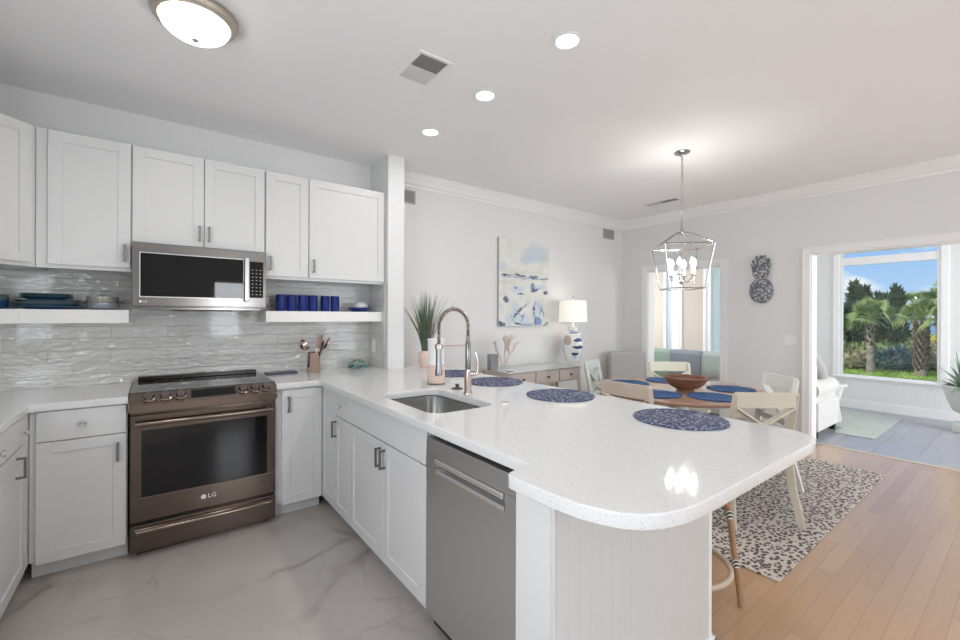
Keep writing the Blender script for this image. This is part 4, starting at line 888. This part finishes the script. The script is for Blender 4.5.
b.ball((0, -.008, .12), .08, (1, .2, 1.6), 3)
b.box((-.035, -.02, -.04), (.035, 0, .2)); b.build('leaf_crown', shl, t)
# chandelier
CX, CY = 3.475, 1.815
t = thing('chandelier', (CX, CY, 2.74), 'chrome open lantern chandelier with lit candle bulbs over the dining table', 'chandelier')
chn = mat('lantern_chrome', (.50, .50, .51), .18, 1)
b = MB(); b.lathe([(0, 0), (.062, 0), (.064, -.006), (.05, -.018), (.015, -.026), (.010, -.04), (0, -.042)], 28); b.build('canopy', chn, t)
b = MB(); b.cyl((0, 0, -.04), (0, 0, -.66), .0022, seg=6)
for k in range(17):
    zc = -.055-k*.036; ring = [(0, 0, 0)]*0
    pts = [((.009*math.cos(a_) if k % 2 else 0), (0 if k % 2 else .009*math.cos(a_)), zc+.019*math.sin(a_)) for a_ in [2*PI*i/12 for i in range(12)]]; b.tube(pts, .0024, 5, closed=True)
b.build('chain', chn, t)
zt, zu, zb = -.67, -.785, -1.137; ru, rb = .265, .19
b = MB(); cu4 = [(ru*math.cos(k*PI/2), ru*math.sin(k*PI/2), zu) for k in range(4)]; cb4 = [(rb*math.cos(k*PI/2), rb*math.sin(k*PI/2), zb) for k in range(4)]
for k in range(4):
    b.tube([cu4[k], cu4[(k+1) % 4]], .0055, 6); b.tube([cb4[k], cb4[(k+1) % 4]], .0055, 6); b.tube([cu4[k], cb4[k]], .0055, 6); b.tube([(0, 0, zt), (ru*.25*math.cos(k*PI/2), ru*.25*math.sin(k*PI/2), zt-.006), cu4[k]], .0055, 6)
b.lathe([(0, zt+.03), (.012, zt+.025), (.02, zt), (.012, zt-.02), (0, zt-.025)], 14); b.build('lantern_frame', chn, t)
b = MB(); b.cyl((0, 0, zt), (0, 0, -1.07), .005, seg=8).ball((0, 0, -1.08), .02)
for k in range(6):
    a_ = k*PI/3+.3; x, y = math.cos(a_), math.sin(a_); b.tube([(0, 0, -1.07), (x*.05, y*.05, -1.085), (x*.09, y*.09, -1.06), (x*.10, y*.10, -1.03)], .004, 6); b.lathe([(0, -1.03), (.02, -1.03), (.022, -1.024), (0, -1.022)], 12, (x*.10, y*.10, 0))
b.build('candle_arm', chn, t)
b = MB()
for k in range(6):
    a_ = k*PI/3+.3; b.cyl((math.cos(a_)*.10, math.sin(a_)*.10, -1.022), (math.cos(a_)*.10, math.sin(a_)*.10, -.95), .009, seg=10)
b.build('candle_sleeve', white_pl, t)
for k in range(6):
    a_ = k*PI/3+.3; b = MB(); b.lathe([(0, -.95), (.010, -.945), (.014, -.925), (.009, -.90), (0, -.885)], 12, (math.cos(a_)*.10, math.sin(a_)*.10, 0)); b.build('candle_bulb', candle_glow, t)
for k in range(3): a_ = k*PI*2/3+.3; light('chandelier_bulb', 'POINT', (CX+math.cos(a_)*.10, CY+math.sin(a_)*.10, 2.74-.92), L_CHAND, (1, .975, .94), .015)

# counter stool tucked under the overhang
def stool(loc, rz, label):
    t = thing('counter_stool', loc, label, 'stool', rz)
    ft = [(-.205, -.205), (.205, -.205), (.205, .205), (-.205, .205)]; top = [(-.135, -.155), (.135, -.155), (.135, .155), (-.135, .155)]
    def at(k, z): f = z/.62; return Vector((ft[k][0]+(top[k][0]-ft[k][0])*f, ft[k][1]+(top[k][1]-ft[k][1])*f, z))
    for k in range(4):
        b = MB(); b.tube([at(k, 0), at(k, .62)], .0135, 12); lg = b.build('leg', rattan_m, t)
        for z_ in (.21, .44):
            b = MB(); b.tube([at(k, z_-.02), at(k, z_+.02)], .0165, 12); b.build('leg_wrap', wrap_m, lg)
    b = MB()
    b.tube([(.225*math.cos(2*PI*k/36), .225*math.sin(2*PI*k/36), .20) for k in range(36)], .0125, 10, closed=True)
    b.build('foot_ring', mat('pale_rattan', (.58, .47, .36), .4), t)
    b = MB()
    for k in range(4):
        p, q = at(k, .47), at((k+1) % 4, .47); pts = [p.lerp(q, i/8)+Vector((0, 0, .09*math.sin(PI*i/8))) for i in range(9)]; b.tube(pts, .009, 8)
    b.build('arched_brace', rattan_m, t)
    b = MB(); b.box((-.185, -.19, .62), (.185, .19, .645), .02, seg=3); st = b.build('seat', mat('woven_seat', (.62, .62, .62), .7), t)
    b = MB(); b.box((-.165, -.17, .645), (.165, .17, .650)); n_ = None; wm = mat('seat_weave', (.6, .6, .6), .7); nn = N(wm); nn.base(nn.ramp(nn.vor(nn.pos('obj'), 60), [(.0, G(.05)), (.4, G(.7))])); b.build('woven_panel', wm, st)
    return t
stool((2.005, 1.065, 0), 0, 'brown rattan counter stool with black and white wraps under the worktop overhang')

# ================================================================== SUNROOM
tag(MB().box((6.42, 1.15, 0), (8.05, 1.50, .008), .002).box((6.78, 1.50, 0), (8.05, 2.6, .008)).build('area_rug', sunrug), 'pale aqua mottled rug on the sunroom floor', 'rug')
t = thing('sofa', (5.92, 1.52, 0), 'white slipcovered sofa with rolled arms seen through the sunroom opening', 'sofa')
Ls = 2.35
b = MB(); b.box((0, .0, .075), (.78, Ls, .40), .015); b.build('skirt', sofa_f, t)
b = MB(); b.box((.0, .06, .40), (.22, Ls-.06, .84), .05, seg=4); b.build('backrest', sofa_f, t)
for y0 in (.10, Ls-.10):
    b = MB(); b.tube([(.02, y0, .53), (.80, y0, .53)], .10, 20).box((.02, y0-.07, .38), (.79, y0+.07, .55), .01); b.build('rolled_arm', sofa_f, t)
for k in range(2):
    b = MB(); b.box((.2, .19+k*.99, .40), (.82, 1.16+k*.99, .53), .04, seg=4); b.build('seat_cushion', sofa_f, t)
for x in (.05, .72):
    for y in (.05, Ls-.05): MB().box((x-.03, y-.03, 0), (x+.03, y+.03, .08)).build('foot', black, t)
b = MB(); b.ball((0, 0, 0), .25, (1, .42, .88), 3); 
for v in b.bm.verts:
    v.co.x = math.copysign(abs(v.co.x/.25)**.6*.25, v.co.x); v.co.z = math.copysign(abs(v.co.z/.22)**.6*.22, v.co.z)
bmesh.ops.transform(b.bm, matrix=Matrix.Translation((6.50, 1.74, .78)) @ Matrix.Rotation(.35, 4, 'Z') @ Matrix.Rotation(.25, 4, 'Y') @ Matrix.Rotation(-.45, 4, 'X'), verts=b.bm.verts)
tag(b.build('throw_pillow', pillow_f), 'grey throw pillow leaning on the near sofa arm', 'pillow')
# throws draped over the sofa back
def throw(y0, y1, zb0, zb1, m, label):
    b = MB(); n_ = 10; q = []
    for i in range(n_+1):
        f = i/n_; y = y0+(y1-y0)*f; wv_ = .006*math.sin(f*14); zb = zb0+(zb1-zb0)*f
        q.append([b.bm.verts.new(p) for p in ((5.905+wv_-.004, y, zb), (5.895+wv_, y, .70), (5.905, y, .845), (5.96, y, .885+wv_), (6.10, y, .885-wv_), (6.15, y, .84), (6.155, y, .60))])
    for a_, c_ in zip(q, q[1:]):
        for k in range(6): b.bm.faces.new((a_[k], a_[k+1], c_[k+1], c_[k]))
    o = b.build('throw_blanket', m, smooth=True); md = o.modifiers.new('t', 'SOLIDIFY'); md.thickness = .012; md.offset = 1
    return tag(o, label, 'blanket', 'blankets over the sofa back')
throw(2.44, 2.80, .62, .50, aqua_f, 'pale aqua blanket draped over the sofa back, right of the others')
throw(2.81, 3.24, .49, .42, blue_f, 'blue-grey blanket draped over the middle of the sofa back')
throw(3.25, 3.74, .50, .50, green_f, 'mint green blanket draped over the left end of the sofa back')
# small white side table by sofa arm
t = thing('side_table', (7.10, 1.68, 0), 'small round white drum side table behind the sofa arm', 'side table'); b = MB(); b.lathe([(0, .47), (.15, .47), (.155, .485), (.15, .50), (0, .505)], 32); b.build('tabletop', white_wood, t); b = MB(); b.lathe([(0, 0), (.09, 0), (.10, .02), (.07, .25), (.12, .47), (0, .47)], 28); b.build('pedestal', sofa_f, t)
# urn planter
t = thing('urn_planter', (7.75, .52, 0), 'white footed urn planter with arching green plant at the right picture edge', 'plant')
b = MB(); b.box((-.14, -.14, 0), (.14, .14, .10), .01).lathe([(0, .10), (.10, .10), (.06, .17), (.07, .20), (.15, .25), (.20, .38), (.23, .50), (.25, .54), (.22, .55), (.18, .40), (0, .36)], 32); b.build('urn', mat('stone_white', (.60, .62, .58), .7), t)
b = MB(); random.seed(11)
for i in range(60):
    a_ = random.uniform(0, 2*PI); ln = random.uniform(.28, .5); tlt = random.uniform(.1, 1.0); pts = []
    for k in range(7): f = k/6; r = .05+ln*tlt*f; pts.append(Vector((r*math.cos(a_), r*math.sin(a_), .48+ln*(1-tlt*.45)*f*1.2-.30*tlt*f*f)))
    sd = Vector((-math.sin(a_), math.cos(a_), 0)); ws = [.012, .022, .026, .024, .018, .010, .001]; L1 = [b.bm.verts.new(p+sd*w_) for p, w_ in zip(pts, ws)]; L2 = [b.bm.verts.new(p-sd*w_) for p, w_ in zip(pts, ws)]
    for k in range(6): b.bm.faces.new((L1[k], L1[k+1], L2[k+1], L2[k]))
b.build('arching_leaves', mat('sage_leaf', (.17, .27, .18), .5), t, True)

# ================================================================== GARDEN
GZ = -.5
tag(MB().box((8.6, -14, GZ-.1), (48, 40, GZ)).build('lawn', grass_b), 'bright green lawn outside the sunroom window', 'lawn', kind='stuff')
tag(MB().box((48, -40, GZ-.15), (58, 70, GZ-.02)).build('beach_sand', sand_m), 'strip of pale sand beyond the garden shrubs', 'sand', kind='stuff')
tag(MB().box((58, -600, GZ-.3), (900, 600, GZ-.12)).build('sea', sea_m), 'blue sea on the horizon between the palms', 'sea', kind='stuff')
def leafcloud(b, c, rad, n_, size, up=.2):
    c = Vector(c)
    for i in range(n_):
        d_ = Vector((random.gauss(0, 1), random.gauss(0, 1), random.gauss(0, 1))).normalized(); r = random.uniform(.55, 1)**.5
        p = c+Vector((d_.x*rad[0]*r, d_.y*rad[1]*r, d_.z*rad[2]*r)); t_ = (d_+Vector((random.uniform(-.6, .6), random.uniform(-.6, .6), up+random.uniform(-.3, .6)))).normalized(); s_ = t_.cross(Vector((random.uniform(-1, 1), random.uniform(-1, 1), .3))).normalized(); z_ = size*random.uniform(.6, 1.4)
        b.bm.faces.new([b.bm.verts.new(q) for q in (p-t_*z_*.5, p+s_*z_*.22, p+t_*z_, p-s_*z_*.22)])
def ray(px, depth):   # ground position seen at picture column px, at a given depth
    u = (px-480)/426.62; return (math.cos(A)+u*math.sin(A))*depth, (math.sin(A)-u*math.cos(A))*depth
def shrub(px, dep, rx, rz, m, label, n_=420, size=.16, gr='garden shrubs'):
    x, y = ray(px, dep); t = thing('garden_shrub', (x, y, GZ), label, 'shrub', group=gr); b = MB(); b.ball((0, 0, rz*.9), 1, (rx*.72, rx*.72, rz*.78), 3, jit=.12); leafcloud(b, (0, 0, rz*.95), (rx, rx, rz), n_, size); b.build('foliage', m, t, False)
    b = MB(); b.cyl((0, 0, 0), (0, 0, rz*.6), .06, .04, 8); b.build('stem', boot_m, t)
def palm(px, dep, h, cr_, n_, label, tr=.14, name='palm_tree', boots=.6):
    x, y = ray(px, dep); t = thing(name, (x, y, GZ), label, 'palm tree'); b = MB(); zs = [i*h/8 for i in range(9)]
    b.tube([(0, 0, z_) for z_ in zs], [tr*(1.15 if i % 2 else 1)*(1.25 if i == 0 else 1) for i in range(9)], 12); b.build('trunk', trunk_m, t)
    b = MB()
    nb = int(46*boots)
    for i in range(nb):
        a_ = i*2.4; z_ = h-h*(.3+.25*boots)*(i/nb)-.1; r = tr*1.02; p = Vector((math.cos(a_)*r, math.sin(a_)*r, z_)); q = p+Vector((math.cos(a_)*.14, math.sin(a_)*.07, .14)); b.tube([p, q], [.045, .015], 4)
    b.build('trunk_boots', boot_m, t)
    b = MB()
    for i in range(n_):
        a_ = random.uniform(0, 2*PI); el = random.uniform(-.35, 1.4); d_ = Vector((math.cos(a_)*math.cos(el), math.sin(a_)*math.cos(el), math.sin(el))); st = Vector((0, 0, h+.02)); L_ = cr_*random.uniform(.75, 1.05); hub = st+d_*L_*.5; b.tube([st, hub], .012, 4, cap=False)
        sd = Matrix.Rotation(random.uniform(-1.1, 1.1), 3, d_) @ d_.cross(Vector((0, 0, 1))).normalized(); up = sd.cross(d_)
        for k in range(13):
            th = (k-6)/6*1.25; dr = (d_*math.cos(th)+sd*math.sin(th)).normalized(); tip = hub+dr*L_*.5+Vector((0, 0, -.07*L_*(1+abs(th)))); mid = hub+dr*L_*.27; w_ = up.cross(dr).normalized()*.028*cr_
            b.bm.faces.new([b.bm.verts.new(q) for q in (hub, mid+w_, tip, mid-w_)])
    b.build('frond_crown', f_bright, t, False)
random.seed(21)
palm(871, 14.2, 1.85, .80, 40, 'palm tree with smooth grey trunk left of centre in the sunroom window', .105)
palm(921.5, 13.4, 1.80, .78, 40, 'palm tree with dark shaggy trunk right of centre in the sunroom window', .125, boots=2.2)
palm(939, 21, 2.55, 1.0, 28, 'taller palm tree farther back at the right side of the window', .12)
palm(914, 25, 2.7, .9, 26, 'slender distant palm tree between the shaggy palm and the dark pines', .11)
palm(945, 19, 3.2, .6, 22, 'highest palm crown at the top right of the window', .08)
def conifer(px, dep, h, r, label):
    x, y = ray(px, dep); t = thing('conifer', (x, y, GZ), label, 'tree', group='dark conifers beyond the lawn'); b = MB()
    b.lathe([(0, h*.96), (r*.2, h*.84), (r*.5, h*.6), (r*.62, h*.3), (r*.4, .1), (0, .05)], 12)
    for k in range(12): f = k/11; z_ = h*(.12+.85*f); rr = r*(1-.75*f)**.8; leafcloud(b, (random.uniform(-.3, .3)*rr, random.uniform(-.3, .3)*rr, z_), (rr, rr, h*.09), 90, .24, .8)
    b.build('foliage', f_dark, t, False); MB().cyl((0, 0, 0), (0, 0, h*.3), .12, .1, 8).build('trunk', boot_m, t)
for px, dep, h, r, lb in ((841, 18, 2.2, .6, 'leftmost'), (853.5, 21, 3.35, .5, 'tall pointed left'), (863.5, 20, 3.2, .5, 'second tall pointed'), (877, 22, 2.9, .75, 'lower round-topped'), (889, 20, 2.75, .85, 'broad bushy'), (897.5, 22, 3.3, .42, 'narrow spire'), (849, 17, 1.7, .75, 'short front left'), (884, 17.5, 1.8, .75, 'short front right'), (833, 20, 2.9, .6, 'window-edge')):
    conifer(px, dep, h, r, '%s dark green conifer beyond the lawn' % lb)
for px, dep, rx, rz, m, lb in ((842, 15.6, .55, .50, f_mid, 'pale green shrub at the left edge of the window'), (852, 15.2, .55, .40, f_olive, 'brown-green shrub left of the grey palm'), (862, 15.9, .5, .48, f_mid, 'mid-green shrub touching the grey palm'), (878, 15.9, .55, .55, f_mid, 'light green shrub right of the grey palm'), (886, 14.9, .42, .38, f_grey, 'blue-grey spiky shrub between the palms'), (898, 14.9, .5, .46, f_grey, 'dark blue-grey shrub midway between the palms'), (909, 15.6, .5, .52, f_mid, 'yellow-green shrub left of the shaggy palm'), (933, 14.6, .5, .50, f_olive, 'reddish-brown shrub right of the shaggy palm'), (945, 15.4, .6, .55, f_olive, 'brown shrub at the right edge of the window'), (890, 18.5, .4, .62, f_yel, 'yellow flowering shrub behind the green shrubs'), (935, 19, .75, .65, f_yel, 'yellow-orange shrub behind the reddish shrub'), (867, 18, .9, .62, f_mid, 'broad green shrub behind the grey palm'), (906, 19, .8, .5, f_mid, 'low wide green shrub in front of the sand')):
    shrub(px, dep, rx, rz, m, lb, size=.11)
b = MB(); random.seed(5)
for i in range(5200):
    px = random.uniform(835, 950); dep = random.uniform(11.5, 15.5); x, y = ray(px, dep); hh = random.uniform(.03, .12); a_ = random.uniform(0, PI); dx, dy = math.cos(a_)*.03, math.sin(a_)*.03
    b.bm.faces.new([b.bm.verts.new(q) for q in ((x-dx, y-dy, GZ), (x+dx, y+dy, GZ), (x+random.uniform(-.05, .05), y+random.uniform(-.05, .05), GZ+hh))])
tag(b.build('lawn_grass', grass_b), 'grass blades standing up from the sunlit lawn', 'grass', kind='stuff')
